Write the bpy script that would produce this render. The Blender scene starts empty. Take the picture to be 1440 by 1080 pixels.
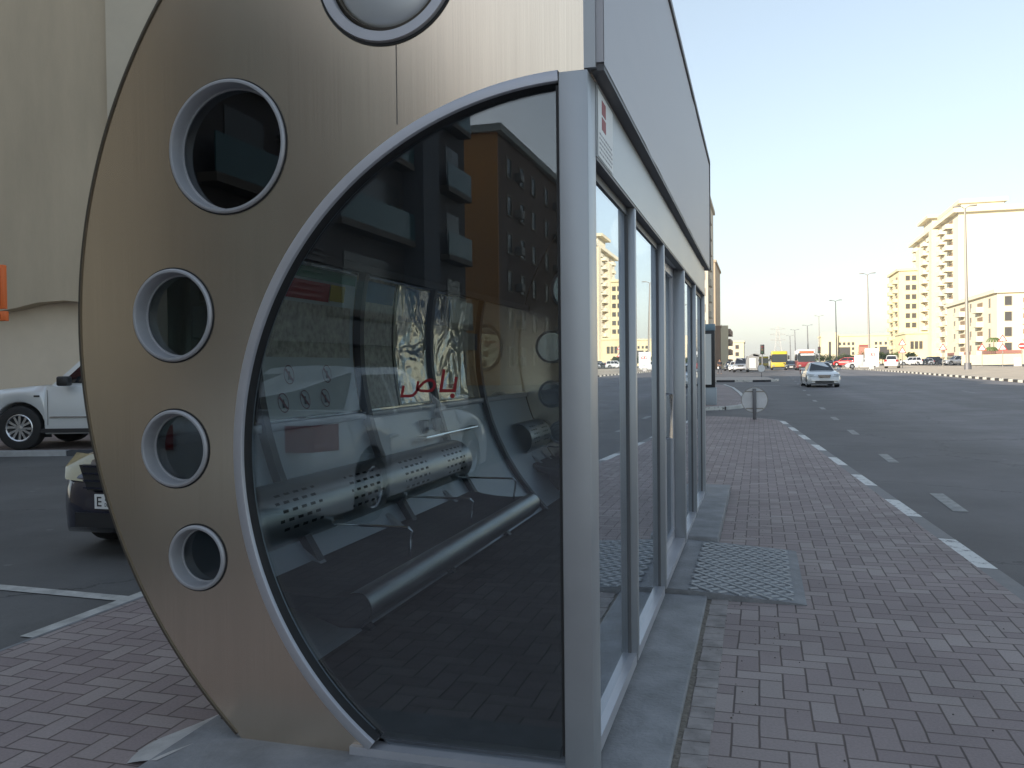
import bpy, bmesh, math, random
from mathutils import Vector, Matrix, noise
random.seed(7)
HAZE = 0.00032
AIR, DUST, OZ, EXPO = 1.25, 0.5, 3.0, 0.92
R = math.radians
PI = math.pi
scene = bpy.context.scene
C = scene.collection

# ------------------------------------------------------------------ camera model
FPX, CX, CY, EYE = 1200.0, 720.0, 540.0, 1.45
ROLL, PITCH, YAW = R(0.65), R(1.1487), R(16.138)
def ray(px, py):
    dx, dy = px - CX, py - CY
    a = dx*math.cos(ROLL) - dy*math.sin(ROLL); b = dx*math.sin(ROLL) + dy*math.cos(ROLL)
    F = FPX*math.cos(PITCH) - b*math.sin(PITCH); D = FPX*math.sin(PITCH) + b*math.cos(PITCH)
    return (-math.sin(YAW)*F + math.cos(YAW)*a, math.cos(YAW)*F + math.sin(YAW)*a, -D, F)
def at(px, py, dist):
    r = ray(px, py); t = dist/r[3]
    return Vector((r[0]*t, r[1]*t, EYE + r[2]*t))
def ss(a, b, x):
    t = max(0, min(1, (x-a)/(b-a))); return t*t*(3-2*t)
def gy(Y): return -0.12 + 0.57*ss(8, 135, Y)
def gx(X): return 0.35*ss(17.5, 34, X) + 1.5*ss(38, 90, X)
def g(X, Y): return gy(Y) + gx(X)*ss(20, 60, Y)

# ------------------------------------------------------------------ materials
MATS = {}
def mat(name, base, rough=0.6, metal=0.0, var=0.0, scale=5.0, bump=0.0, bscale=40.0, spec=None, coat=0.0, emit=0.0, stretch=None, dirt=None):
    if name in MATS: return MATS[name]
    m = bpy.data.materials.new(name); m.use_nodes = True
    nt = m.node_tree; b = nt.nodes['Principled BSDF']
    b.inputs['Base Color'].default_value = (*base, 1); b.inputs['Roughness'].default_value = rough
    b.inputs['Metallic'].default_value = metal
    if spec is not None: b.inputs['Specular IOR Level'].default_value = spec
    if coat: b.inputs['Coat Weight'].default_value = coat; b.inputs['Coat Roughness'].default_value = 0.05
    if emit:
        b.inputs['Emission Color'].default_value = (*base, 1); b.inputs['Emission Strength'].default_value = emit
    if var or bump:
        tc = nt.nodes.new('ShaderNodeTexCoord'); mp = nt.nodes.new('ShaderNodeMapping')
        nt.links.new(tc.outputs['Object'], mp.inputs['Vector'])
        if stretch: mp.inputs['Scale'].default_value = stretch
        if var:
            n = nt.nodes.new('ShaderNodeTexNoise'); n.inputs['Scale'].default_value = scale; n.inputs['Detail'].default_value = 6; n.inputs['Roughness'].default_value = 0.65
            nt.links.new(mp.outputs[0], n.inputs['Vector'])
            rmp = nt.nodes.new('ShaderNodeValToRGB')
            rmp.color_ramp.elements[0].position = 0.3; rmp.color_ramp.elements[1].position = 0.7
            lo = tuple(max(0, c*(1-var)) for c in base); hi = tuple(min(1, c*(1+var)) for c in base)
            if dirt: lo = dirt
            rmp.color_ramp.elements[0].color = (*lo, 1); rmp.color_ramp.elements[1].color = (*hi, 1)
            nt.links.new(n.outputs['Fac'], rmp.inputs[0]); nt.links.new(rmp.outputs[0], b.inputs['Base Color'])
            mr = nt.nodes.new('ShaderNodeMapRange'); mr.inputs['To Min'].default_value = max(0.02, rough*0.8); mr.inputs['To Max'].default_value = min(1, rough*1.2)
            nt.links.new(n.outputs['Fac'], mr.inputs['Value']); nt.links.new(mr.outputs[0], b.inputs['Roughness'])
        if bump:
            n2 = nt.nodes.new('ShaderNodeTexNoise'); n2.inputs['Scale'].default_value = bscale; n2.inputs['Detail'].default_value = 4
            nt.links.new(mp.outputs[0], n2.inputs['Vector'])
            bp = nt.nodes.new('ShaderNodeBump'); bp.inputs['Strength'].default_value = bump; bp.inputs['Distance'].default_value = 0.01
            nt.links.new(n2.outputs['Fac'], bp.inputs['Height']); nt.links.new(bp.outputs[0], b.inputs['Normal'])
    MATS[name] = m; return m

def math_node(nt, op, a, b=None, c=None):
    n = nt.nodes.new('ShaderNodeMath'); n.operation = op
    for i, v in enumerate((a, b, c)):
        if v is None: continue
        if isinstance(v, (int, float)): n.inputs[i].default_value = v
        else: nt.links.new(v, n.inputs[i])
    return n.outputs[0]

def paver_mat():
    """herringbone 0.1 x 0.2 m block paving"""
    m = bpy.data.materials.new('block_paving'); m.use_nodes = True; nt = m.node_tree; b = nt.nodes['Principled BSDF']
    tc = nt.nodes.new('ShaderNodeTexCoord'); sp = nt.nodes.new('ShaderNodeSeparateXYZ')
    # slight wobble of the joints
    wn = nt.nodes.new('ShaderNodeTexNoise'); wn.inputs['Scale'].default_value = 3.5
    nt.links.new(tc.outputs['Object'], wn.inputs['Vector'])
    vm = nt.nodes.new('ShaderNodeVectorMath'); vm.operation = 'MULTIPLY_ADD'; vm.inputs[1].default_value = (0.012,)*3
    nt.links.new(wn.outputs['Color'], vm.inputs[0]); nt.links.new(tc.outputs['Object'], vm.inputs[2])
    nt.links.new(vm.outputs[0], sp.inputs[0])
    M = lambda *a: math_node(nt, *a)
    u = M('DIVIDE', sp.outputs[0], 0.104); v = M('DIVIDE', sp.outputs[1], 0.104)
    i = M('FLOOR', u); j = M('FLOOR', v); fx = M('SUBTRACT', u, i); fy = M('SUBTRACT', v, j)
    k = M('FLOORED_MODULO', M('SUBTRACT', i, j), 4.0)
    is0 = M('COMPARE', k, 0.0, 0.1); is1 = M('COMPARE', k, 1.0, 0.1); is2 = M('COMPARE', k, 2.0, 0.1); is3 = M('COMPARE', k, 3.0, 0.1)
    gx_ = M('SUBTRACT', 1.0, fx); gy_ = M('SUBTRACT', 1.0, fy)
    dl = M('ADD', fx, is1); dr = M('ADD', gx_, is0); db = M('ADD', fy, is2); dt = M('ADD', gy_, is3)
    d = M('MINIMUM', M('MINIMUM', dl, dr), M('MINIMUM', db, dt))
    idx = M('SUBTRACT', i, is1); idy = M('SUBTRACT', j, is2)
    cb = nt.nodes.new('ShaderNodeCombineXYZ'); nt.links.new(idx, cb.inputs[0]); nt.links.new(idy, cb.inputs[1])
    wh = nt.nodes.new('ShaderNodeTexWhiteNoise'); wh.noise_dimensions = '2D'; nt.links.new(cb.outputs[0], wh.inputs['Vector'])
    r = nt.nodes.new('ShaderNodeValToRGB'); e = r.color_ramp.elements
    e[0].position = 0; e[0].color = (0.233, 0.190, 0.187, 1); e[1].position = 1; e[1].color = (0.322, 0.275, 0.263, 1)
    x = e.new(0.5); x.color = (0.270, 0.222, 0.216, 1); x = e.new(0.93); x.color = (0.304, 0.260, 0.247, 1)
    nt.links.new(wh.outputs['Value'], r.inputs[0])
    # big soft patches and fine grit
    big = nt.nodes.new('ShaderNodeTexNoise'); big.inputs['Scale'].default_value = 0.9; big.inputs['Detail'].default_value = 5
    nt.links.new(tc.outputs['Object'], big.inputs['Vector'])
    fine = nt.nodes.new('ShaderNodeTexNoise'); fine.inputs['Scale'].default_value = 90; fine.inputs['Detail'].default_value = 3
    nt.links.new(tc.outputs['Object'], fine.inputs['Vector'])
    mx = nt.nodes.new('ShaderNodeMixRGB'); mx.blend_type = 'MULTIPLY'; mx.inputs[0].default_value = 1
    s = M('ADD', M('MULTIPLY', big.outputs['Fac'], 0.7), M('MULTIPLY_ADD', fine.outputs['Fac'], 0.5, 0.42))
    nt.links.new(r.outputs[0], mx.inputs[1]); nt.links.new(s, mx.inputs[2])
    jn = nt.nodes.new('ShaderNodeMapRange'); jn.inputs['From Min'].default_value = 0.018; jn.inputs['From Max'].default_value = 0.06; nt.links.new(d, jn.inputs['Value'])
    dust = nt.nodes.new('ShaderNodeTexNoise'); dust.inputs['Scale'].default_value = 2.2; dust.inputs['Detail'].default_value = 3
    nt.links.new(tc.outputs['Object'], dust.inputs['Vector'])
    jr = nt.nodes.new('ShaderNodeValToRGB'); jr.color_ramp.elements[0].position = .35; jr.color_ramp.elements[1].position = .7
    jr.color_ramp.elements[0].color = (0.085, 0.066, 0.062, 1); jr.color_ramp.elements[1].color = (0.12, 0.09, 0.08, 1)
    nt.links.new(dust.outputs['Fac'], jr.inputs[0])
    m2 = nt.nodes.new('ShaderNodeMixRGB'); nt.links.new(jn.outputs[0], m2.inputs[0]); nt.links.new(jr.outputs[0], m2.inputs[1]); nt.links.new(mx.outputs[0], m2.inputs[2])
    nt.links.new(m2.outputs[0], b.inputs['Base Color']); b.inputs['Roughness'].default_value = 0.82
    bp = nt.nodes.new('ShaderNodeBump'); bp.inputs['Strength'].default_value = 0.5; bp.inputs['Distance'].default_value = 0.006
    hh = M('ADD', jn.outputs[0], M('ADD', M('MULTIPLY', fine.outputs['Fac'], 0.25), M('MULTIPLY', wh.outputs['Value'], 0.3)))
    nt.links.new(hh, bp.inputs['Height']); nt.links.new(bp.outputs[0], b.inputs['Normal'])
    return m

def kerb_mat(name, period, duty, dark, axis=1, white=(0.62, 0.62, 0.6), phase=1.74):
    m = bpy.data.materials.new(name); m.use_nodes = True; nt = m.node_tree; b = nt.nodes['Principled BSDF']
    tc = nt.nodes.new('ShaderNodeTexCoord'); sp = nt.nodes.new('ShaderNodeSeparateXYZ'); nt.links.new(tc.outputs['Object'], sp.inputs[0])
    M = lambda *a: math_node(nt, *a)
    fr = M('FRACT', M('DIVIDE', M('ADD', sp.outputs[axis], phase), period)); w = M('LESS_THAN', fr, duty)
    jf = M('FRACT', M('DIVIDE', M('ADD', sp.outputs[axis], phase), period/2)); jt = M('LESS_THAN', jf, 0.012)
    n = nt.nodes.new('ShaderNodeTexNoise'); n.inputs['Scale'].default_value = 9; n.inputs['Detail'].default_value = 8; n.inputs['Roughness'].default_value = .75; nt.links.new(tc.outputs['Object'], n.inputs['Vector'])
    wear = nt.nodes.new('ShaderNodeMapRange'); wear.inputs['From Min'].default_value = 0.38; wear.inputs['From Max'].default_value = 0.46; nt.links.new(n.outputs['Fac'], wear.inputs['Value'])
    mx = nt.nodes.new('ShaderNodeMixRGB'); nt.links.new(M('MULTIPLY', w, wear.outputs[0]), mx.inputs[0])
    r = nt.nodes.new('ShaderNodeValToRGB'); r.color_ramp.elements[0].color = tuple(c*.75 for c in dark)+(1,); r.color_ramp.elements[1].color = tuple(c*1.3 for c in dark)+(1,)
    nt.links.new(n.outputs['Fac'], r.inputs[0]); nt.links.new(r.outputs[0], mx.inputs[1])
    mx.inputs[2].default_value = (*white, 1)
    m2 = nt.nodes.new('ShaderNodeMixRGB'); nt.links.new(jt, m2.inputs[0]); nt.links.new(mx.outputs[0], m2.inputs[1]); m2.inputs[2].default_value = (0.03, 0.03, 0.03, 1)
    nt.links.new(m2.outputs[0], b.inputs['Base Color']); b.inputs['Roughness'].default_value = 0.75
    return m

def asphalt_mat(name, base):
    m = bpy.data.materials.new(name); m.use_nodes = True; nt = m.node_tree; b = nt.nodes['Principled BSDF']
    tc = nt.nodes.new('ShaderNodeTexCoord'); M = lambda *a: math_node(nt, *a)
    mp = nt.nodes.new('ShaderNodeMapping'); mp.inputs['Scale'].default_value = (0.55, 0.035, 1); nt.links.new(tc.outputs['Object'], mp.inputs[0])
    tr = nt.nodes.new('ShaderNodeTexNoise'); tr.inputs['Scale'].default_value = 1.0; tr.inputs['Detail'].default_value = 4; nt.links.new(mp.outputs[0], tr.inputs['Vector'])
    fi = nt.nodes.new('ShaderNodeTexNoise'); fi.inputs['Scale'].default_value = 60; fi.inputs['Detail'].default_value = 5; fi.inputs['Roughness'].default_value = .8; nt.links.new(tc.outputs['Object'], fi.inputs['Vector'])
    vo = nt.nodes.new('ShaderNodeTexVoronoi'); vo.inputs['Scale'].default_value = 1.7; nt.links.new(tc.outputs['Object'], vo.inputs['Vector'])
    spot = M('MULTIPLY', M('LESS_THAN', vo.outputs['Distance'], 0.06), 0.5)
    s = M('ADD', M('MULTIPLY_ADD', tr.outputs['Fac'], 1.3, 0.0), M('MULTIPLY_ADD', fi.outputs['Fac'], 0.7, 0.0))
    s = M('ADD', s, spot)
    sx_ = nt.nodes.new('ShaderNodeSeparateXYZ'); nt.links.new(tc.outputs['Object'], sx_.inputs[0])
    bd = nt.nodes.new('ShaderNodeMapRange'); bd.interpolation_type = 'SMOOTHSTEP'; bd.inputs['From Min'].default_value = 2.6; bd.inputs['From Max'].default_value = 6.0; bd.inputs['To Min'].default_value = .95; bd.inputs['To Max'].default_value = 1.55
    nt.links.new(M('ADD', sx_.outputs[0], M('MULTIPLY', tr.outputs['Fac'], 1.5)), bd.inputs['Value']); s = M('MULTIPLY', s, bd.outputs[0])
    st = nt.nodes.new('ShaderNodeTexNoise'); st.inputs['Scale'].default_value = .45; st.inputs['Detail'].default_value = 7; st.inputs['Roughness'].default_value = .7; nt.links.new(tc.outputs['Object'], st.inputs['Vector'])
    sm = nt.nodes.new('ShaderNodeMapRange'); sm.inputs['From Min'].default_value = .35; sm.inputs['From Max'].default_value = .65; sm.inputs['To Min'].default_value = .78; sm.inputs['To Max'].default_value = 1.22; nt.links.new(st.outputs['Fac'], sm.inputs['Value'])
    ck = nt.nodes.new('ShaderNodeTexVoronoi'); ck.feature = 'DISTANCE_TO_EDGE'; ck.inputs['Scale'].default_value = .22
    wv = nt.nodes.new('ShaderNodeVectorMath'); wv.operation = 'MULTIPLY_ADD'; wv.inputs[1].default_value = (1.6,)*3; nt.links.new(st.outputs['Color'], wv.inputs[0]); nt.links.new(tc.outputs['Object'], wv.inputs[2]); nt.links.new(wv.outputs[0], ck.inputs['Vector'])
    cr = M('SUBTRACT', 1.0, M('MULTIPLY', M('LESS_THAN', ck.outputs['Distance'], .0035), .45))
    s = M('MULTIPLY', M('MULTIPLY', s, sm.outputs[0]), cr)
    mx = nt.nodes.new('ShaderNodeMixRGB'); mx.blend_type = 'MULTIPLY'; mx.inputs[0].default_value = 1; mx.inputs[1].default_value = (*base, 1)
    nt.links.new(s, mx.inputs[2]); nt.links.new(mx.outputs[0], b.inputs['Base Color'])
    rr = nt.nodes.new('ShaderNodeMapRange'); rr.inputs['To Min'].default_value = .6; rr.inputs['To Max'].default_value = .85; nt.links.new(tr.outputs['Fac'], rr.inputs['Value']); nt.links.new(rr.outputs[0], b.inputs['Roughness'])
    bp = nt.nodes.new('ShaderNodeBump'); bp.inputs['Strength'].default_value = .4; bp.inputs['Distance'].default_value = .004
    nt.links.new(fi.outputs['Fac'], bp.inputs['Height']); nt.links.new(bp.outputs[0], b.inputs['Normal'])
    return m

def glass_mat(name, tint, ior=1.8, rough=0.0, wobble=0.0):
    """architectural tinted glass: fresnel mirror over a tinted clear sheet"""
    m = bpy.data.materials.new(name); m.use_nodes = True; nt = m.node_tree
    nt.nodes.remove(nt.nodes['Principled BSDF']); out = nt.nodes['Material Output']
    t = nt.nodes.new('ShaderNodeBsdfTransparent'); t.inputs[0].default_value = (*tint, 1)
    gl = nt.nodes.new('ShaderNodeBsdfGlossy'); gl.inputs['Roughness'].default_value = rough; gl.inputs['Color'].default_value = (.92, .96, 1, 1)
    geo = nt.nodes.new('ShaderNodeNewGeometry')
    # fresnel from |N.I| so that both sides of the sheet mirror alike
    M = lambda *a: math_node(nt, *a)
    dp = nt.nodes.new('ShaderNodeVectorMath'); dp.operation = 'DOT_PRODUCT'; nt.links.new(geo.outputs['Normal'], dp.inputs[0]); nt.links.new(geo.outputs['Incoming'], dp.inputs[1])
    c = M('ABSOLUTE', dp.outputs['Value'])
    r0 = ((ior-1)/(ior+1))**2
    f = M('MULTIPLY_ADD', M('POWER', M('SUBTRACT', 1.0, c), 3.2), 1-r0, r0)
    mix = nt.nodes.new('ShaderNodeMixShader'); nt.links.new(f, mix.inputs[0]); nt.links.new(t.outputs[0], mix.inputs[1]); nt.links.new(gl.outputs[0], mix.inputs[2])
    if wobble:
        tc = nt.nodes.new('ShaderNodeTexCoord'); n = nt.nodes.new('ShaderNodeTexNoise'); n.inputs['Scale'].default_value = 0.9; n.inputs['Detail'].default_value = 0
        nt.links.new(tc.outputs['Object'], n.inputs['Vector']); bp = nt.nodes.new('ShaderNodeBump'); bp.inputs['Strength'].default_value = 1; bp.inputs['Distance'].default_value = wobble
        nt.links.new(n.outputs['Fac'], bp.inputs['Height']); nt.links.new(bp.outputs[0], gl.inputs['Normal'])
    nt.links.new(mix.outputs[0], out.inputs[0])
    return m

def brushed_mat(name, base, rough, scale=(260, 260, 2.0), aniso=0.0, blotch=0.10):
    m = bpy.data.materials.new(name); m.use_nodes = True; nt = m.node_tree; b = nt.nodes['Principled BSDF']
    tc = nt.nodes.new('ShaderNodeTexCoord'); M = lambda *a: math_node(nt, *a)
    mp = nt.nodes.new('ShaderNodeMapping'); mp.inputs['Scale'].default_value = scale; nt.links.new(tc.outputs['Object'], mp.inputs[0])
    n = nt.nodes.new('ShaderNodeTexNoise'); n.inputs['Scale'].default_value = 1; n.inputs['Detail'].default_value = 3; nt.links.new(mp.outputs[0], n.inputs['Vector'])
    n2 = nt.nodes.new('ShaderNodeTexNoise'); n2.inputs['Scale'].default_value = 1.1; n2.inputs['Detail'].default_value = 2; nt.links.new(tc.outputs['Object'], n2.inputs['Vector'])
    mp3 = nt.nodes.new('ShaderNodeMapping'); mp3.inputs['Scale'].default_value = (16, 16, .7); nt.links.new(tc.outputs['Object'], mp3.inputs[0])
    n3 = nt.nodes.new('ShaderNodeTexNoise'); n3.inputs['Scale'].default_value = 1; n3.inputs['Detail'].default_value = 5; nt.links.new(mp3.outputs[0], n3.inputs['Vector'])
    n.inputs['Detail'].default_value = 1
    s = M('ADD', M('MULTIPLY_ADD', n.outputs['Fac'], 0.20, 0.82), M('ADD', M('MULTIPLY', n2.outputs['Fac'], blotch*.5), M('MULTIPLY', n3.outputs['Fac'], .09)))
    mx = nt.nodes.new('ShaderNodeMixRGB'); mx.blend_type = 'MULTIPLY'; mx.inputs[0].default_value = 1; mx.inputs[1].default_value = (*base, 1)
    nt.links.new(s, mx.inputs[2]); nt.links.new(mx.outputs[0], b.inputs['Base Color'])
    b.inputs['Metallic'].default_value = 1
    if aniso:
        b.inputs['Anisotropic'].default_value = aniso; tv = nt.nodes.new('ShaderNodeCombineXYZ'); tv.inputs[2].default_value = 1; nt.links.new(tv.outputs[0], b.inputs['Tangent'])
    nt.links.new(M('MULTIPLY_ADD', n2.outputs['Fac'], .10, rough-.05), b.inputs['Roughness'])
    return m

def plastic_sheet_mat():
    m = bpy.data.materials.new('crinkled_film'); m.use_nodes = True; nt = m.node_tree
    nt.nodes.remove(nt.nodes['Principled BSDF']); out = nt.nodes['Material Output']
    t = nt.nodes.new('ShaderNodeBsdfTransparent'); gl = nt.nodes.new('ShaderNodeBsdfGlossy'); gl.inputs['Roughness'].default_value = .06
    mix = nt.nodes.new('ShaderNodeMixShader'); mix.inputs[0].default_value = .42
    tc = nt.nodes.new('ShaderNodeTexCoord'); n = nt.nodes.new('ShaderNodeTexNoise'); n.inputs['Scale'].default_value = 2.6; n.inputs['Detail'].default_value = 2; n.inputs['Distortion'].default_value = 1.2
    nt.links.new(tc.outputs['Object'], n.inputs['Vector']); bp = nt.nodes.new('ShaderNodeBump'); bp.inputs['Strength'].default_value = 1; bp.inputs['Distance'].default_value = .035
    nt.links.new(n.outputs['Fac'], bp.inputs['Height']); nt.links.new(bp.outputs[0], gl.inputs['Normal'])
    nt.links.new(t.outputs[0], mix.inputs[1]); nt.links.new(gl.outputs[0], mix.inputs[2]); nt.links.new(mix.outputs[0], out.inputs[0])
    return m

paving = paver_mat()
asphalt = asphalt_mat('asphalt', (0.100, 0.094, 0.096))
lot_asphalt = asphalt_mat('car_park_asphalt', (0.098, 0.098, 0.096))
sand = mat('sand', (0.50, 0.42, 0.32), .9, var=.18, scale=.6, bump=.3, bscale=8)
concrete = mat('concrete', (0.20, 0.205, 0.215), .8, var=.3, scale=4, bump=.5, bscale=60)
concrete_pale = mat('cement', (0.42, 0.41, 0.40), .85, var=.25, scale=5, bump=.5, bscale=30)
paint = mat('road_paint', (0.42, 0.42, 0.40), .7, var=.35, scale=7)
paint_old = mat('worn_road_paint', (0.26, 0.26, 0.25), .75, var=.4, scale=9)
steel = brushed_mat('champagne_steel', (0.82, 0.70, 0.56), 0.235, scale=(210, 210, 1.5), aniso=.75, blotch=.08)
steel_in = brushed_mat('bench_steel', (0.48, 0.49, 0.50), 0.36, scale=(60, 4, 60), blotch=.05)
alu = mat('anodised_aluminium', (0.385, 0.40, 0.415), .42, .55, var=.06, scale=3)
alu_dark = mat('dark_aluminium', (0.10, 0.10, 0.105), .5, .4)
alu_frame = mat('frame_aluminium', (0.46, 0.465, 0.50), .38, .5, var=.06, scale=4)
ring_mat = mat('porthole_ring_grey', (0.36, 0.365, 0.385), .4, .3, var=.05, scale=8)
fascia_mat = mat('fascia_sheet', (0.43, 0.42, 0.44), .5, .25, var=.07, scale=1.2, stretch=(1, .4, 2.5))
seal_m = mat('grey_seal', (.11, .11, .115), .6)
rubber = mat('black_rubber', (0.012, 0.012, 0.013), .6)
glass_front = glass_mat('tinted_front_glass', (0.84, 0.88, 0.90), 1.80)
glass_side = glass_mat('tinted_side_glass', (0.68, 0.74, 0.76), 3.6, wobble=.0006)
glass_port = glass_mat('porthole_glass', (0.30, 0.33, 0.34), 1.8)
glass_back = glass_mat('rear_glass', (0.78, 0.82, 0.84), 2.0)
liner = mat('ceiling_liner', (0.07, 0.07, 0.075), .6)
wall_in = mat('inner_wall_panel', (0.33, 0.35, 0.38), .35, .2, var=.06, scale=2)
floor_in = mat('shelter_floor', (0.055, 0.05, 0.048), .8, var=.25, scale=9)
red_paint = mat('red_lettering', (0.17, 0.006, 0.010), .8)
white_p = mat('white_print', (0.72, 0.73, 0.72), .5)
black_p = mat('black_print', (0.015, 0.015, 0.015), .5)
cream = mat('cream_render', (0.66, 0.59, 0.42), .85, var=.05, scale=.3)
cream2 = mat('pale_cream_render', (0.72, 0.66, 0.50), .85, var=.05, scale=.3)
cream3 = mat('warm_cream_render', (0.63, 0.55, 0.40), .85, var=.05, scale=.3)
yellowish = mat('yellow_render', (0.67, 0.60, 0.38), .85, var=.05, scale=.3)
tan_wall = mat('tan_render', (0.47, 0.395, 0.29), .85, var=.12, scale=.9, stretch=(1, 1, .25), bump=.2, bscale=25)
beige_wall = mat('beige_panel', (0.70, 0.61, 0.48), .8, var=.05, scale=1.2)
grey_wall = mat('grey_panel', (0.64, 0.64, 0.64), .8, var=.04, scale=1.2)
brown_wall = mat('brown_render', (0.28, 0.19, 0.13), .8, var=.12, scale=.6)
dark_facade = mat('dark_facade', (0.075, 0.06, 0.055), .7, var=.15, scale=.4)
orange_facade = mat('ochre_render', (0.56, 0.26, 0.08), .8, var=.08, scale=.3)
taupe_facade = mat('taupe_render', (0.20, 0.14, 0.105), .8, var=.1, scale=.3)
teal_glass = mat('teal_balustrade', (0.05, 0.12, 0.125), .15, 0)
win_dark = mat('window_dark', (0.075, 0.07, 0.065), .2, 0, spec=.5)
win_frame = mat('window_frame', (0.32, 0.27, 0.2), .6)
shade_open = mat('balcony_opening', (0.26, 0.18, 0.11), .6)
louvre_m = mat('louvre', (0.14, 0.12, 0.11), .6)
pole_m = mat('galvanised_pole', (0.30, 0.28, 0.25), .5, .3)
pole_dark = mat('grey_pole', (0.16, 0.16, 0.17), .5, .4)
tyre_m = mat('tyre', (0.02, 0.02, 0.02), .8)
rim_m = mat('alloy_rim', (0.66, 0.67, 0.69), .25, .9)
chrome = mat('chrome', (0.8, 0.8, 0.8), .1, 1)
carglass = mat('car_glass', (0.012, 0.014, 0.018), .04, 0, spec=.9)
lamp_clear = mat('headlamp', (0.50, 0.50, 0.46), .08, .6, coat=1)
lamp_amber = mat('hazy_headlamp', (0.30, 0.25, 0.12), .15, .3, coat=1)
lamp_red = mat('tail_lamp', (0.35, 0.01, 0.01), .15, coat=1)
trim_black = mat('black_trim', (0.02, 0.02, 0.022), .5)
paint_white = mat('white_car_paint', (0.66, 0.68, 0.68), .3, .15, coat=1)
paint_navy = mat('navy_car_paint', (0.008, 0.010, 0.03), .25, .3, coat=1)
paint_black = mat('black_car_paint', (0.015, 0.017, 0.022), .25, .2, coat=1)
paint_red = mat('red_car_paint', (0.42, 0.02, 0.02), .3, coat=1)
paint_silver = mat('silver_car_paint', (0.42, 0.43, 0.45), .3, .6, coat=1)
paint_yellow = mat('yellow_bus_paint', (0.50, 0.38, 0.04), .35, coat=.6)
leaf_m = mat('foliage', (0.10, 0.14, 0.035), .8, var=.4, scale=1.3)
bark_m = mat('bark', (0.16, 0.11, 0.07), .9)
skin_m = mat('skin', (0.30, 0.17, 0.11), .6)
orange_sign = mat('orange_sign_face', (0.80, 0.16, 0.03), .5)

# ------------------------------------------------------------------ mesh building
class MB:
    def __init__(s): s.v = []; s.f = []
    def add(s, vs, fs):
        o = len(s.v); s.v += [tuple(v) for v in vs]; s.f += [tuple(i+o for i in f) for f in fs]; return s
    def box(s, x0, x1, y0, y1, z0, z1):
        return s.add([(x0,y0,z0),(x1,y0,z0),(x1,y1,z0),(x0,y1,z0),(x0,y0,z1),(x1,y0,z1),(x1,y1,z1),(x0,y1,z1)],
                     [(3,2,1,0),(4,5,6,7),(0,1,5,4),(1,2,6,5),(2,3,7,6),(3,0,4,7)])
    def prism(s, pts, axis, a, b):
        """closed 2-D outline swept along an axis; pts are the other two coordinates"""
        n = len(pts)
        def P(p, t): return (t, p[0], p[1]) if axis == 'x' else ((p[0], t, p[1]) if axis == 'y' else (p[0], p[1], t))
        vs = [P(p, a) for p in pts] + [P(p, b) for p in pts]
        return s.add(vs, [tuple(range(n))[::-1], tuple(range(n, 2*n))] + [(i, (i+1) % n, n+(i+1) % n, n+i) for i in range(n)])
    def tube(s, pts, r, n=8, caps=True):
        pts = [Vector(p) for p in pts]; rs = r if isinstance(r, (list, tuple)) else [r]*len(pts)
        rings = []
        for i, p in enumerate(pts):
            d = (pts[min(i+1, len(pts)-1)] - pts[max(i-1, 0)]).normalized()
            u = d.cross(Vector((0, 0, 1))); u = u.normalized() if u.length > 1e-3 else Vector((1, 0, 0)); w = d.cross(u)
            rings.append([p + (u*math.cos(2*PI*k/n) + w*math.sin(2*PI*k/n))*rs[i] for k in range(n)])
        fs = []
        for i in range(len(pts)-1):
            for k in range(n): fs.append((i*n+k, i*n+(k+1) % n, (i+1)*n+(k+1) % n, (i+1)*n+k))
        if caps: fs += [tuple(range(n))[::-1], tuple((len(pts)-1)*n+k for k in range(n))]
        return s.add([v for r_ in rings for v in r_], fs)
    def ring(s, cx, cz, prof, n=64, y=0):
        """lathe round the Y axis at (cx, cz); prof = closed list of (radius, y)"""
        m = len(prof); vs = []; fs = []
        for k in range(n):
            a = 2*PI*k/n
            for r, yy in prof: vs.append((cx + r*math.cos(a), y+yy, cz + r*math.sin(a)))
        for k in range(n):
            for j in range(m): fs.append((k*m+j, k*m+(j+1) % m, ((k+1) % n)*m+(j+1) % m, ((k+1) % n)*m+j))
        return s.add(vs, fs)
    def disc(s, cx, y, cz, r, n=48, axis='y', t=0.004):
        pts = [(cx + r*math.cos(2*PI*k/n), cz + r*math.sin(2*PI*k/n)) for k in range(n)]
        return s.prism(pts, axis, y, y+t)
    def grid(s, rows):
        o = []; n = len(rows[0])
        fs = [(i*n+j, i*n+j+1, (i+1)*n+j+1, (i+1)*n+j) for i in range(len(rows)-1) for j in range(n-1)]
        return s.add([p for r_ in rows for p in r_], fs)
    def build(s, name, m, parent=None, smooth=False, loc=(0,0,0), fix=True):
        me = bpy.data.meshes.new(name); me.from_pydata(s.v, [], s.f); me.materials.append(m)
        if fix:
            bm = bmesh.new(); bm.from_mesh(me); bmesh.ops.recalc_face_normals(bm, faces=bm.faces); bm.to_mesh(me); bm.free()
        me.update()
        if smooth:
            for p in me.polygons: p.use_smooth = True
            try: me.set_sharp_from_angle(angle=R(38))
            except Exception: pass
        o = bpy.data.objects.new(name, me); C.objects.link(o); o.location = loc
        if parent: o.parent = parent
        return o
def bevel(o, w, seg=2):
    bm = bmesh.new(); bm.from_mesh(o.data)
    es = [e for e in bm.edges if len(e.link_faces) == 2 and e.calc_face_angle(0) > R(35)]
    bmesh.ops.bevel(bm, geom=es, offset=w, segments=seg, profile=.5, affect='EDGES'); bm.to_mesh(o.data); bm.free()
    for p in o.data.polygons: p.use_smooth = True
    try: o.data.set_sharp_from_angle(angle=R(50))
    except Exception: pass
    return o
def tag(o, label=None, cat=None, group=None, kind=None):
    if label: o['label'] = label
    if cat: o['category'] = cat
    if group: o['group'] = group
    if kind: o['kind'] = kind
    return o
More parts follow.
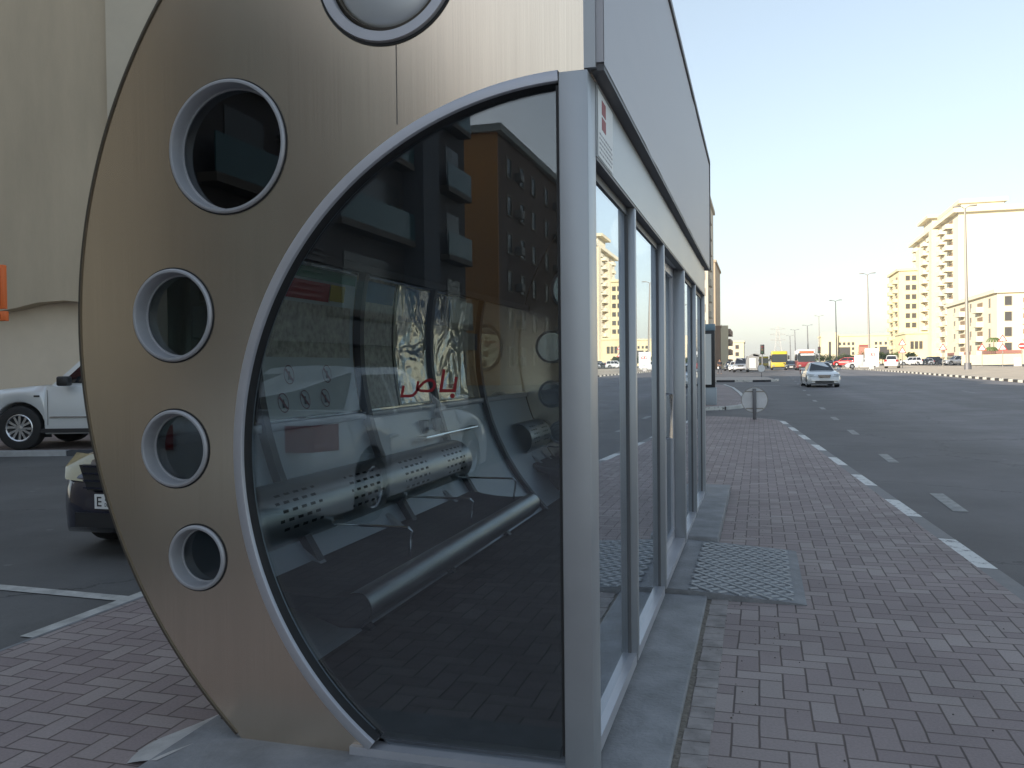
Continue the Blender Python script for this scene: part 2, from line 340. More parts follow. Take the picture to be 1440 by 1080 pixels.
def thing(name, label, cat, loc=(0,0,0), rz=0, group=None):
    o = bpy.data.objects.new(name, None); C.objects.link(o); o.location = loc; o.rotation_euler = (0, 0, rz); o.empty_display_size = .2
    return tag(o, label, cat, group)
def structure(o): o['kind'] = 'structure'; return o
def dup(root, loc=None, rz=None, label=None, group=None, scale=None):
    kids = {}
    for ob in list(C.objects):
        if ob.parent: kids.setdefault(ob.parent, []).append(ob)
    def cp(o, par):
        c = o.copy(); C.objects.link(c)
        if par: c.parent = par
        for k in kids.get(o, []): cp(k, c)
        return c
    r = cp(root, None)
    if loc is not None: r.location = loc
    if rz is not None: r.rotation_euler = (0, 0, rz)
    if scale: r.scale = scale
    if label: r['label'] = label
    if group: r['group'] = group
    return r
def filled(name, loops, y0, y1, m, parent=None, bev=0.0):
    """plate in the XZ plane with holes, made from a filled 2-D curve"""
    cu = bpy.data.curves.new(name, 'CURVE'); cu.dimensions = '2D'; cu.fill_mode = 'BOTH'; cu.extrude = (y1-y0)/2; cu.bevel_depth = bev; cu.bevel_resolution = 1
    for lp in loops:
        sp = cu.splines.new('POLY'); sp.points.add(len(lp)-1); sp.use_cyclic_u = True
        for i, (x, z) in enumerate(lp): sp.points[i].co = (x, z, 0, 1)
    tmp = bpy.data.objects.new('tmp', cu); C.objects.link(tmp); dg = bpy.context.evaluated_depsgraph_get(); dg.update()
    me = bpy.data.meshes.new_from_object(tmp.evaluated_get(dg)); bpy.data.objects.remove(tmp); bpy.data.curves.remove(cu)
    me.transform(Matrix.Rotation(PI/2, 4, 'X')); me.transform(Matrix.Translation((0, (y0+y1)/2, 0)))
    bm = bmesh.new(); bm.from_mesh(me); bmesh.ops.remove_doubles(bm, verts=bm.verts, dist=1e-5); bmesh.ops.recalc_face_normals(bm, faces=bm.faces); bm.to_mesh(me); bm.free()
    me.materials.clear(); me.materials.append(m); me.name = name
    o = bpy.data.objects.new(name, me); C.objects.link(o)
    if parent: o.parent = parent
    return o
def arc(cx, cz, r, a0, a1, n): return [(cx + r*math.cos(R(a0+(a1-a0)*i/n)), cz + r*math.sin(R(a0+(a1-a0)*i/n))) for i in range(n+1)]

# ================================================================== SETTING
YS = [-90 + 5*i for i in range(16)] + [-10 + i for i in range(26)] + [16 + 2*i for i in range(60)] + [140, 160, 190, 230, 280, 350, 450, 600, 900, 1500, 3000]
YS = sorted(set(YS))
def strip(name, left, right, y0, y1, off, m, nx=1, extra=0, kind='structure'):
    ys = [y0] + [y for y in YS if y0 < y < y1] + [y1]; rows = []
    if nx > 1 or extra: pass
    for y in ys:
        a = left(y) if callable(left) else left; b = right(y) if callable(right) else right
        rows.append([(a + (b-a)*i/nx, y, g(a + (b-a)*i/nx, y) + off) for i in range(nx+1)])
    o = MB().grid(rows).build(name, m, fix=False)
    if kind: o['kind'] = kind
    return o
# sandy plain, one sheet to the horizon
xs = [-3000, -800, -200, -60, -20, 0, 14] + [16 + 1.5*i for i in range(14)] + [38 + 4*i for i in range(15)] + [120, 250, 800, 3000]
yg = sorted(set([-1500, -300] + YS))
rows = [[(x, y, g(x, y) - .05) for x in xs] for y in yg]
structure(MB().grid(rows).build('ground', sand, fix=False))
kerbX = lambda y: 2.03 - 0.0625*y if y < 20 else 0.78 - 0.0625*(y-20) - 0.0*(y-20)
MEDX = lambda y: 16.2 - 0.025*max(0, y-60)
strip('road', lambda y: -60 if y > 24 else -3.8+5.0, MEDX, -90, 900, 0.0, asphalt, 1) if False else None
# carriageway
strip('road', 0.0, MEDX, -90, 900, 0.0, asphalt, 2)
# side street and far-left asphalt
o = strip('side_street', -60, 0.0, 24.2, 900, 0.0, asphalt, 1)
# pavement: brick
SW = 24.3
def swR(y):
    x = 2.03 - 0.0625*y - .14
    if y > 22.3: x -= 2.2*(1-math.sqrt(max(0, 1-((y-22.3)/2.0)**2)))
    return x
ysw = [-60, -30, -10, 0, 2, 4, 6, 8, 10, 12, 14, 16, 18, 20, 21, 22, 22.3, 22.7, 23.1, 23.4, 23.7, 23.9, 24.1, 24.2, 24.28]
rows = [[(x, y, gy(y)+.12) for x in (-3.8, swR(y))] for y in ysw]
structure(MB().grid(rows).build('pavement', paving, fix=False))
# kerb along the pavement, painted in white and bare blocks
k = MB()
kr = [[(swR(y), y, gy(y)+.118), (swR(y)+.135, y, gy(y)+.112), (swR(y)+.15, y, gy(y)+.095), (swR(y)+.155, y, gy(y)-.02)] for y in ysw[:-1]]
k.grid(kr); structure(k.build('kerb', kerb_mat('kerb_painted', 2.1, .5, (0.19, 0.185, 0.185)), fix=False))
# left car park
strip('car_park', -30, -3.8, -60, 24.2, .108, lot_asphalt, 1)
structure(MB().box(-3.82, -3.795, -30, 24.2, -.06, .002).build('kerb', concrete))
# white bay lines
def line(x0, x1, y0, y1, off, m=paint, name='road_marking', kind='structure'):
    rows = [[(x0, y0, g(x0, y0)+off), (x1, y0, g(x1, y0)+off)], [(x0, y1, g(x0, y1)+off), (x1, y1, g(x1, y1)+off)]]
    o = MB().grid(rows).build(name, m, fix=False); o['kind'] = kind; return o
line(-3.93, -3.825, 3.74, 4.75, .114)
structure(MB().grid([[(-3.93, 4.48, -.006), (-8.9, 4.66, -.006)], [(-3.93, 4.59, -.006), (-8.9, 4.77, -.006)]]).build('road_marking', paint, fix=False))
# lane dashes
for i, y in enumerate([6.3, 10.4, 15.0, 20.4, 25.2, 30.5, 36, 42, 48, 54, 60, 67, 74, 82]):
    x = 2.02 + (.015*max(0, y-28))
    line(x-.07, x+.08, y-.55, y+.75, .004, paint_old)
line(3.0, 4.7, 60.5, 61.0, .005, paint_old); line(-.3, 1.3, 57, 57.7, .005, paint_old)
for y in (34, 44): line(9.6, 9.75, y, y+3, .004, paint_old)
# forward pavement beyond the side street, kerb ring, brick
p2 = [(-30, 29.0), (-1.9, 29.2), (-1.2, 29.6), (-.75, 30.4), (-.55, 31.6), (-.62, 36), (-.95, 42), (-1.5, 50), (-2.2, 56), (-3.5, 58), (-30, 58)]
def plate(name, pts, off, m, thick=.13):
    n = len(pts); vs = [(x, y, gy(y)+off) for x, y in pts] + [(x, y, gy(y)+off-thick) for x, y in pts]
    o = MB().add(vs, [tuple(range(n))] + [(i, (i+1) % n, n+(i+1) % n, n+i) for i in range(n)]).build(name, m); return structure(o)
bmf = plate('pavement', p2, .10, paving)
kb = MB(); kk = []
for i in range(1, len(p2)-2):
    (xa, ya), (xb, yb) = p2[i-1], p2[i]; 
for (x, y) in p2[:-1]: pass
def kerb_line(pts, off, m, w=.16, h=.14):
    rows = []
    for i, (x, y) in enumerate(pts):
        a = Vector(pts[max(0, i-1)]); b = Vector(pts[min(len(pts)-1, i+1)]); d = (b-a).normalized(); nrm = Vector((d.y, -d.x))
        z = g(x, y)
        rows.append([(x, y, z+off), (x+nrm.x*w, y+nrm.y*w, z+off), (x+nrm.x*w, y+nrm.y*w, z+off-h)])
    return structure(MB().grid(rows).build('kerb', m, fix=False))
bw = kerb_mat('kerb_black_white', 1.6, .5, (0.03, 0.03, 0.032), axis=0, white=(.6, .6, .57))
kerb_line([(-12, 29.02)] + [(-1.9, 29.2), (-1.2, 29.6)], .115, bw, .18, .14)
kerb_line([(-1.2, 29.6), (-.75, 30.4), (-.55, 31.6), (-.62, 36), (-.95, 42), (-1.5, 50), (-2.2, 56)], .115, mat('pale_kerb', (.5, .5, .48), .8, var=.2, scale=3), .16, .14)
# traffic island with black and white kerb
isl = [(-14, 66), (.4, 66), (1.0, 67), (1.15, 69), (.8, 76), (.2, 78), (-14, 78)]
plate('traffic_island', isl, .12, mat('island_soil', (.40, .34, .29), .9, var=.2, scale=1))
bw2 = kerb_mat('island_kerb', 2.6, .5, (0.03, 0.03, 0.032), axis=0, white=(.62, .6, .55))
kerb_line([(-14, 65.8), (.4, 65.8), (1.1, 66.8), (1.3, 69)], .15, bw2, .2, .2)
# median
bw3 = kerb_mat('median_kerb', 2.0, .5, (0.05, 0.045, 0.04), axis=1, white=(.68, .66, .58))
kerb_line([(MEDX(y), y) for y in (300, 200, 150, 130, 110, 95, 80, 70, 60, 50, 40, 30, 20, 0, -40)], .17, bw3, .0 + .3, .2)
rows = []
for y in (-40, 0, 20, 30, 40, 50, 60, 70, 80, 95, 110, 130, 150, 200, 300):
    a = MEDX(y) ; rows.append([(x, y, g(x, y)+.168) for x in (a, a+2, a+5, a+8, a+11, a+13)])
structure(MB().grid(rows).build('median_strip', sand, fix=False))
strip('far_road', 34, 48, 20, 400, .01, mat('far_asphalt', (.09, .09, .09), .8, var=.1), 4)

# sky is the world shader (see LIGHT)

# ================================================================== BUS SHELTER
Y0, Y1 = 2.85, 9.25
CXO, CZO, RO = -0.50, 1.63, 2.148
CXI, CZI, RI = -0.603, 1.122, 1.323
sh = thing('bus_shelter', 'large round-ended bus shelter of brushed champagne steel with portholes and tinted glass beside the pavement', 'bus shelter', (-1.4, Y0, .12))
SO = Vector((-1.4, Y0, .12))
def L(x, z): return (x - SO.x, z - SO.z)
def holes():
    return [(-1.947, 2.303, .252), (-2.204, 1.667, .179), (-2.206, 1.144, .150), (-2.112, .719, .125)]
TOPH = (-1.275, 2.885, .262)
def end_panel(y0, y1):
    zb = .004
    ao = 180 + math.degrees(math.asin((CZO-zb)/RO))
    outer = arc(CXO, CZO, RO, 91.6, ao, 90)
    ai = 180 + math.degrees(math.asin((CZI-zb)/(RI+.004)))
    inner = arc(CXI, CZI, RI+.004, ai, 91.7, 70)
    loop = outer + inner + [(-.56, 2.445)]
    loops = [[L(*p) for p in loop]]
    for hx, hz, hr in holes() + [TOPH]:
        loops.append([L(hx + (hr-.006)*math.cos(2*PI*i/56), hz + (hr-.006)*math.sin(2*PI*i/56)) for i in range(56)])
    return filled('end_panel', loops, y0, y1, steel, sh)
pf = end_panel(0, .03)
pb = end_panel(Y1-Y0-.03, Y1-Y0)
# rolled edge that runs round the disc
ed = MB(); rows = []
for (x, z) in arc(CXO, CZO, RO+.006, 91.6, 227.6, 90):
    a = math.atan2(z-CZO, x-CXO); c, s_ = math.cos(a), math.sin(a); lx, lz = L(x, z)
    rows.append([(lx, -.006, lz), (lx-c*.009, -.006, lz-s_*.009), (lx-c*.009, .0, lz-s_*.009)])
    rows[-1] = [(lx, .05, lz)] + rows[-1]
ed.grid(rows); ed.build('edge_trim', mat('bronze_edge', (.12, .105, .085), .4, .7), sh, smooth=True)
# roof shell and inner liner
sr = MB(); rows = [[(L(x, z)[0], .05, L(x, z)[1]), (L(x, z)[0], Y1-Y0-.03, L(x, z)[1])] for x, z in arc(CXO, CZO, RO, 91.6, 227, 60)]
sr.grid(rows); sr.build('roof_shell', steel, sh, smooth=True)
# thin dark strip whose colour stands in for the shaded seam groove
for sx, z0, z1 in ((-1.243, 2.325, 2.63), (-1.36, 2.58, 2.63)):
    a, b = L(sx, z0), L(sx, z1)
    if sx > -1.3: MB().box(a[0]-.0016, a[0]+.0016, -.0016, .0, a[1], b[1]).build('seam', mat('seam_shadow', (.12, .11, .10), .7), pf)
# fine return strip beside the top of the glass
MB().box(*[L(-.560, 0)[0], L(-.520, 0)[0]], -.004, .05, L(0, 2.452)[1], L(0, 3.60)[1]).build('corner_strip', alu, sh)
# portholes
def porthole(hx, hz, hr, yb, sgn=1, pane=True):
    x, z = L(hx, hz); w = .011; dp = .046
    prof = [(hr+.002, -.010), (hr-.004, -.016), (hr-w, -.016), (hr-w-.004, -.010), (hr-w-.006, dp), (hr-w-.012, dp), (hr-w-.012, dp+.012), (hr+.002, dp+.012)]
    prof = [(r, yb+sgn*y) for r, y in prof]
    o = MB().ring(x, z, prof, 72).build('porthole', ring_mat, sh, smooth=True)
    MB().ring(x, z, [(hr+.008, yb-sgn*.001), (hr+.008, yb-sgn*.003), (hr, yb-sgn*.003), (hr, yb-sgn*.001)], 64).build('gasket', rubber, o)
    if pane: MB().disc(x, yb+sgn*(dp+.004), z, hr-w-.006, 56, t=.005).build('pane', glass_port, o)
    return o
for hx, hz, hr in holes(): porthole(hx, hz, hr, 0)
for hx, hz, hr in holes(): porthole(hx, hz, hr, Y1-Y0-.0, -1)
# the big round lamp-like vent dome at the top
x, z = L(TOPH[0], TOPH[1]); r = TOPH[2]
dome = MB().ring(x, z, [(r+.004, -.008), (r, -.018), (r-.034, -.018), (r-.038, -.008), (r-.038, .01), (r+.004, .01)], 80).build('round_cover', alu_frame, sh, smooth=True)
MB().ring(x, z, [(r+.014, -.001), (r+.014, -.004), (r+.003, -.004), (r+.003, -.001)], 80).build('gasket', rubber, dome)
MB().ring(x, z, [(r-.038, .02), (r-.052, -.002), (r-.058, .02)], 80).build('inner_ring', mat('bronze_ring', (.22, .19, .15), .4, .7), dome, smooth=True)
rows = []
for i in range(10):
    rr = (r-.058)*math.cos(i*PI/2/10); yy = .02 - .035*math.sin(i*PI/2/10)
    rows.append([(x+rr*math.cos(2*PI*k/48), yy, z+rr*math.sin(2*PI*k/48)) for k in range(49)])
MB().grid(rows).build('dome', mat('satin_dome', (.52, .54, .56), .35, .5), dome, smooth=True)
# arch frame of the glazed opening
def arch_frame(yb, sgn=1):
    ai = 180 + math.degrees(math.asin((CZI-.052)/RI)); f = MB(); rows = []
    n = 80
    pr = [(RI+.006, .0), (RI+.006, -.018), (RI+.000, -.022), (RI-.030, -.022), (RI-.034, -.016), (RI-.035, .02), (RI-.036, .05), (RI+.006, .05)]
    for i in range(n+1):
        a = R(ai + (91.9-ai)*i/n); row = []
        for rr, yy in pr + [pr[0]]:
            X, Z = L(CXI+rr*math.cos(a), CZI+rr*math.sin(a)); row.append((X, yb+sgn*yy, Z))
        rows.append(row)
    f.grid(rows); o = f.build('arch_frame', alu_frame, sh, smooth=True)
    g2 = MB(); rows = []
    for i in range(n+1):
        a = R(ai + (91.9-ai)*i/n); row = []
        for rr, yy in ((RI-.0345, -.008), (RI-.038, .004), (RI-.044, .018), (RI-.044, .03)):
            X, Z = L(CXI+rr*math.cos(a), CZI+rr*math.sin(a)); row.append((X, yb+sgn*yy, Z))
        rows.append(row)
    g2.grid(rows).build('rubber_seal', rubber, o, smooth=True)
    return o
arch_frame(0); arch_frame(Y1-Y0, -1)
# glass pane inside the arch
ai = 180 + math.degrees(math.asin((CZI-.052)/(RI-.04)))
pane_pts = [L(*p) for p in arc(CXI, CZI, RI-.038, ai, 92, 60)] + [L(-.65, .052)]
pane_pts[-2] = L(-.65, CZI+RI-.038)
fg = MB().prism(pane_pts, 'y', .028, .036).build('front_glass', glass_front, sh)
MB().prism(pane_pts, 'y', Y1-Y0-.036, Y1-Y0-.028).build('end_glass', glass_back, sh)
# "bus" in Arabic, red film on the glass
def PXW(u, v):
    px, py = 540+u/12, 500+v/12
    return L(-1.2535+(px-560)*.002744, 1.3435+(558-py)*.002514)
def stroke(mb, pts, w, y0=.020, y1=.0215):
    P = [Vector(PXW(*p)) for p in pts]; w = w/12*.0026/2
    rows = []
    for i, p in enumerate(P):
        a = P[max(0, i-1)]; b = P[min(len(P)-1, i+1)]
        d1 = (p-a).normalized() if i else (b-p).normalized(); d2 = (b-p).normalized() if i < len(P)-1 else d1
        n1 = Vector((-d1.y, d1.x)); n2 = Vector((-d2.y, d2.x)); nn = (n1+n2).normalized(); k_ = min(1.6, 1/max(.3, nn.dot(n1)))
        q = [p+nn*w*k_, p-nn*w*k_]; rows.append([(q[0].x, y0, q[0].y), (q[1].x, y0, q[1].y)])
    mb.grid(rows)
lt = MB()
stroke(lt, [(985, 215), (926, 582), (1150, 582), (1188, 345)], 54)
stroke(lt, [(298, 490), (260, 672), (400, 672), (450, 660), (500, 615), (560, 520), (640, 440), (700, 405), (760, 395), (805, 420), (825, 470), (812, 530), (770, 575), (700, 588), (590, 582), (525, 555)], 46)
stroke(lt, [(548, 415), (520, 560)], 46)
cxd, czd = PXW(1118, 670); n = 20; lt.add([(cxd+.0088*math.cos(2*PI*i/n), .020, czd+.0088*math.sin(2*PI*i/n)) for i in range(n)], [tuple(range(n))])
lt.build('lettering', red_paint, fg, fix=False)
# sill under the glass, corner post
MB().box(L(-1.46, 0)[0], L(-.645, 0)[0], -.020, .05, L(0, .014)[1], L(0, .056)[1]).build('sill', alu_frame, sh)
MB().box(L(-.655, 0)[0], L(-.646, 0)[0], -.014, .03, L(0, .11)[1], L(0, 2.40)[1]).build('post_seal', rubber, sh)
bevel(MB().box(L(-.6445, 0)[0], L(-.5440, 0)[0], -.022, .12, L(0, .02)[1], L(0, 2.442)[1]).build('corner_post', alu, sh), .004)
bevel(MB().box(L(-.6445, 0)[0], L(-.5440, 0)[0], Y1-Y0-.08, Y1-Y0+.01, L(0, .02)[1], L(0, 2.442)[1]).build('corner_post', alu, sh), .004)
# street side
GX = L(-.588, 0)[0]; FX = L(-.544, 0)[0]
def yl(y): return y - Y0
ZB, ZL = L(0, .118)[1], L(0, 2.185)[1]
for y0, y1 in ((3.93, 3.985), (5.17, 5.235), (7.86, 7.915)):
    bevel(MB().box(GX-.02, FX, yl(y0), yl(y1), L(0, .10)[1], ZL).build('mullion', alu, sh), .003, 1)
bevel(MB().box(GX-.08, FX, yl(6.62), yl(6.71), L(0, .09)[1], ZL+.0).build('door_post', alu, sh), .003, 1)
for y0, y1 in ((2.97, 3.93), (3.985, 5.17), (6.71, 7.86), (7.915, 9.17)):
    MB().box(GX, FX-.006, yl(y0), yl(y1), L(0, .066)[1], ZB).build('bottom_rail', alu_frame, sh)
    MB().box(GX-.01, GX+.010, yl(y0), yl(y1), ZL-.045, ZL+.0).build('head_rail', alu_dark, sh)
    MB().box(GX-.002, GX+.014, yl(y0)+.001, yl(y0)+.007, ZB, ZL-.045).build('seal', seal_m, sh)
    MB().box(GX-.002, GX+.014, yl(y1)-.007, yl(y1)-.001, ZB, ZL-.045).build('seal', seal_m, sh)
    MB().box(GX, GX+.006, yl(y0)+.005, yl(y1)-.005, ZB, ZL-.045).build('side_glass', glass_side, sh)
# lintel, dark soffit lip and the big fascia
lin = MB().box(GX-.04, FX+.004, yl(2.972), yl(9.17), ZL, L(0, 2.443)[1]).build('lintel', alu, sh)
MB().box(GX+.0, FX+.002, yl(2.972), yl(9.17), ZL-.012, ZL-.001).build('lintel_soffit', alu_dark, sh)
FAX = L(-.495, 0)[0]
MB().prism([(FX+.004, L(0, 2.446)[1]), (FAX, L(0, 2.446)[1]), (FAX, L(0, 2.47)[1]), (FX+.004, L(0, 2.47)[1])], 'y', .02, yl(9.30)).build('soffit_lip', alu_dark, sh)
fs = MB(); rows = []
for i in range(25):
    y = .012 + (yl(9.30)-.012)*i/24; rows.append([(FAX+.002+.004*noise.noise(Vector((i*.9, k_*1.1, 3))), y, L(0, 2.462)[1] + 1.10*k_/6) for k_ in range(7)])
fs.grid(rows); f_ = fs.build('fascia', fascia_mat, sh, smooth=True)
MB().box(FX-.01, FAX, .012, .03, L(0, 2.472)[1], L(0, 3.56)[1]).build('fascia_return', fascia_mat, sh)
MB().box(FX-.01, FAX+.012, yl(9.30), yl(9.32), L(0, 2.45)[1], L(0, 3.57)[1]).build('fascia_end', alu_dark, sh)
MB().box(FAX-.03, FAX+.014, .012, yl(9.30), L(0, 3.5625)[1], L(0, 3.60)[1]).build('top_rail', mat('bronze_rail', (.16, .15, .14), .5, .5), sh)
# sticker on the lintel
sx = FX+.005
st = MB().box(sx, sx+.0015, yl(2.985), yl(3.30), L(0, 2.19)[1], L(0, 2.425)[1]).build('sticker', white_p, lin)
e2 = MB()
for zz, hh in ((2.30, .045), (2.355, .05)): e2.box(sx+.0015, sx+.0025, yl(3.06), yl(3.14), L(0, zz)[1], L(0, zz+hh)[1])
e2.build('emblem', mat('emblem_red', (.30, .05, .06), .6), lin)
e3 = MB()
for r_ in range(5):
    yy = 3.01
    while yy < 3.27:
        w = random.uniform(.012, .04); e3.box(sx+.0015, sx+.0022, yl(yy), yl(min(3.28, yy+w)), L(0, 2.205+.017*r_)[1], L(0, 2.211+.017*r_)[1]); yy += w+.012
e3.build('small_print', mat('grey_print', (.3, .3, .32), .6), lin)
# door: two sliding leaves set back
for i, (y0, y1) in enumerate(((5.235, 5.93), (5.93, 6.62))):
    d = MB(); xx = GX - .055 - .012*i
    d.box(xx, xx+.03, yl(y0)+.002, yl(y0)+.05, L(0, .13)[1], ZL-.002); d.box(xx, xx+.03, yl(y1)-.05, yl(y1)-.002, L(0, .13)[1], ZL-.002)
    d.box(xx, xx+.03, yl(y0)+.05, yl(y1)-.05, L(0, .13)[1], L(0, .20)[1]); d.box(xx, xx+.03, yl(y0)+.05, yl(y1)-.05, ZL-.07, ZL-.002)
    do = d.build('door', alu_frame, sh)
    MB().box(xx+.012, xx+.018, yl(y0)+.05, yl(y1)-.05, L(0, .20)[1], ZL-.07).build('door_pane', glass_side, do)
    hy = yl(y1)-.03 if i == 0 else yl(y0)+.03
    MB().tube([(xx+.03, hy, L(0, .95)[1]), (xx+.07, hy, L(0, .95)[1]), (xx+.07, hy, L(0, 1.25)[1]), (xx+.03, hy, L(0, 1.25)[1])], .011).build('handle', chrome, do, smooth=True)
MB().box(GX-.085, FX-.003, yl(5.236), yl(6.619), L(0, .085)[1], L(0, .128)[1]).build('threshold', alu_frame, sh)
# interior
RB = 2.07
def wp(a): return L(CXO + RB*math.cos(a), CZO + RB*math.sin(a))
def zang(z): return PI - math.asin((z-CZO)/RB) if z >= CZO else PI + math.asin((CZO-z)/RB)
def shell(z0, z1, ya, yb, name, m, rad=RB, nn=10, par=sh, th=0):
    rows = []
    for i in range(nn+1):
        z = z0 + (z1-z0)*i/nn; X = CXO - math.sqrt(max(0, rad*rad-(z-CZO)**2)); a = L(X, z); rows.append([(a[0], yl(ya), a[1]), (a[0], yl(yb), a[1])])
    return MB().grid(rows).build(name, m, par, smooth=True)
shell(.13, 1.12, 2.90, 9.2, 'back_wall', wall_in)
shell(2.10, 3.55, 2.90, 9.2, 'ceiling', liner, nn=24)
bounds = [2.92, 3.93, 5.16, 6.42, 7.66, 9.2]
for i in range(5):
    shell(1.15, 2.08, bounds[i]+.03, bounds[i+1]-.03, 'rear_window', glass_back, RB+.01)
    if i: 
        rows = []
        for t in range(13):
            z = .13 + (2.10-.13)*t/12; X = CXO - math.sqrt(RB*RB-(z-CZO)**2); a = L(X, z); rows.append([(a[0]+.0, yl(bounds[i])-.035, a[1]), (a[0]+.045, yl(bounds[i])-.03, a[1]), (a[0]+.045, yl(bounds[i])+.03, a[1]), (a[0], yl(bounds[i])+.035, a[1])])
        MB().grid(rows).build('rear_mullion', mat('navy_trim', (.035, .04, .05), .5, .2), sh)
a = L(-2.535, 1.118)
bevel(MB().box(a[0]-.03, a[0]+.05, .04, yl(9.2), a[1], a[1]+.045).build('ledge', alu_frame, sh), .006)
a = L(-2.51, 2.075); MB().box(a[0]-.0+.0, a[0]+.05, .04, yl(9.2), a[1], a[1]+.05).build('window_head', liner, sh)
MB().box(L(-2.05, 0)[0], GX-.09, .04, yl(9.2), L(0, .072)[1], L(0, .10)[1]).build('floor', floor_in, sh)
a = L(-2.43, .93)
MB().tube([(a[0]-.05, yl(5.9), a[1]), (a[0]+.05, yl(5.9), a[1]), (a[0]+.05, yl(7.1), a[1]), (a[0]-.05, yl(7.1), a[1])], .012).build('grab_rail', chrome, sh, smooth=True)
for yy in (6.02, 6.28):
    a = L(-2.47, 1.0); bevel(MB().box(a[0]-.05, a[0]+.03, yl(yy), yl(yy)+.11, a[1]-.05, a[1]+.05).build('socket_box', mat('dark_grey_plastic', (.10, .10, .11), .5), sh), .006)

sb = MB(); yy = 2.4
while yy < 5.30:
    dx = random.uniform(-.006, .006); sb.box(-.285+dx, -.185+dx*.5, yy, yy+.106, -.02, .004+random.uniform(0, .004)); yy += .114
structure(sb.build('pavement_edging', mat('grey_pavers', (.27, .245, .235), .85, var=.35, scale=7, bump=.4)))
structure(MB().box(-.313, -.286, 2.4, 5.36, -.02, .003).build('pavement_gap', mat('gap_sand', (.17, .15, .125), .95, var=.5, scale=30, bump=1, bscale=80)))
gt = MB(); rg = random.Random(3)
for i in range(260):
    a_ = rg.random(); X_ = -.27 + abs(rg.gauss(0, .28)) if a_ < .7 else rg.uniform(-.2, 1.4); Y_ = rg.uniform(2.5, 9) if a_ < .7 else rg.uniform(3, 14)
    if .0 < Y_-5.3 < 1.7 and X_ < .35: continue
    r_ = rg.uniform(.002, .0055); q_ = [(X_ + r_*math.cos(t_+i)*rg.uniform(.6, 1.4), Y_ + r_*math.sin(t_+i)*rg.uniform(.6, 1.4), .003) for t_ in (0, 1.5, 3, 4.4)]
    gt.add(q_ + [(X_, Y_, .003+r_)], [(0, 1, 4), (1, 2, 4), (2, 3, 4), (3, 0, 4)])
tag(gt.build('grit', mat('grit', (.12, .10, .08), .9, var=.6, scale=2)), kind='stuff')
# posters behind the rear glass (each a thing)
def wall_quad(mb, y0, y1, z0, z1, rad, nn=8):
    rows = []
    for i in range(nn+1):
        z = z0 + (z1-z0)*i/nn; X = CXO - math.sqrt(rad*rad-(z-CZO)**2); rows.append([(X, y0, z), (X, y1, z)])
    mb.grid(rows)
def poster(label, y0, y1, z0, z1, base_m, extras):
    t = thing('poster', label, 'poster', (0, 0, 0)); 
    b = MB(); wall_quad(b, y0, y1, z0, z1, RB-.006); b.build('sheet', base_m, t, smooth=True)
    for nm, m_, quads in extras:
        q = MB()
        for (a0, a1, b0, b1) in quads: wall_quad(q, a0, a1, b0, b1, RB-.010)
        q.build(nm, m_, t, smooth=True)
    return t
def circle_on_wall(t, y, z, r, m_, w=.10, bar=True, icon=True):
    q = MB(); n = 28; rad = RB-.011
    def P(yy, zz): return (CXO - math.sqrt(rad*rad-(zz-CZO)**2), yy, zz)
    vs = []
    for k_ in range(n+1):
        c, s_ = math.cos(2*PI*k_/n), math.sin(2*PI*k_/n); vs.append([P(y+r*c, z+r*s_), P(y+r*(1-w)*c, z+r*(1-w)*s_)])
    q.grid(vs)
    if bar:
        c = .70; q.grid([[P(y-r*c, z+r*c-.01), P(y-r*c+.012, z+r*c)], [P(y+r*c-.012, z-r*c), P(y+r*c, z-r*c+.01)]])
    q.build('prohibition_ring', m_, t, fix=False)
    if icon:
        q = MB(); q.grid([[P(y-r*.3, z-r*.5), P(y+r*.25, z-r*.5)], [P(y-r*.15, z+r*.35), P(y+r*.2, z+r*.35)]]); q.build('pictogram', black_p, t, fix=False)
pale = mat('pale_poster', (.62, .66, .64), .5, var=.1, scale=3); redd = mat('poster_red', (.42, .04, .05), .5); greenish = mat('poster_green', (.12, .30, .2), .5); creamp = mat('poster_cream', (.76, .73, .52), .45, var=.08, scale=2)
bluep = mat('poster_blue', (.06, .18, .33), .5, var=.2, scale=4); ring_ink = mat('ring_ink', (.20, .05, .06), .6); map_m = mat('poster_map', (.52, .49, .40), .5, var=.5, scale=22)
p1 = poster('notice sheet with red header and small prohibition rings on the nearest rear window', 4.02, 5.10, 1.18, 2.06, pale,
    [('header_band', redd, [(4.04, 4.75, 1.86, 1.97)]), ('yellow_band', mat('poster_yellow', (.6, .45, .08), .5), [(4.76, 4.95, 1.87, 1.97)]), ('green_band', greenish, [(4.04, 5.08, 1.985, 2.05)]), ('map_print', map_m, [(4.06, 5.05, 1.52, 1.84)])])
for yy, zz in ((4.28, 1.42), (4.72, 1.42)): circle_on_wall(p1, yy, zz, .055, ring_ink)
for yy, zz in ((4.18, 1.265), (4.42, 1.275), (4.66, 1.275)): circle_on_wall(p1, yy, zz, .055, ring_ink)
p2_ = poster('route map sheet with blue heading on the second rear window', 5.22, 5.72, 1.18, 2.06, map_m, [('heading', bluep, [(5.24, 5.70, 1.90, 2.04)])])
p3 = poster('cream and blue advertisement sheet under crinkled plastic film on a rear window', 5.75, 7.28, 1.18, 2.06, creamp,
    [('blue_shape', bluep, [(5.9, 6.9, 1.80, 2.05)]), ('pale_blue_panel', mat('poster_sky', (.32, .44, .48), .5, var=.1, scale=3), [(5.77, 6.25, 1.19, 1.60)]), ('wordmark', redd, [(6.45, 6.95, 1.27, 1.31), (6.45, 6.50, 1.31, 1.37), (6.7, 6.75, 1.31, 1.40)])])
q = MB(); wall_quad(q, 5.76, 7.26, 1.19, 2.05, RB-.018, 12); q.build('film', plastic_sheet_mat(), p3, smooth=True)

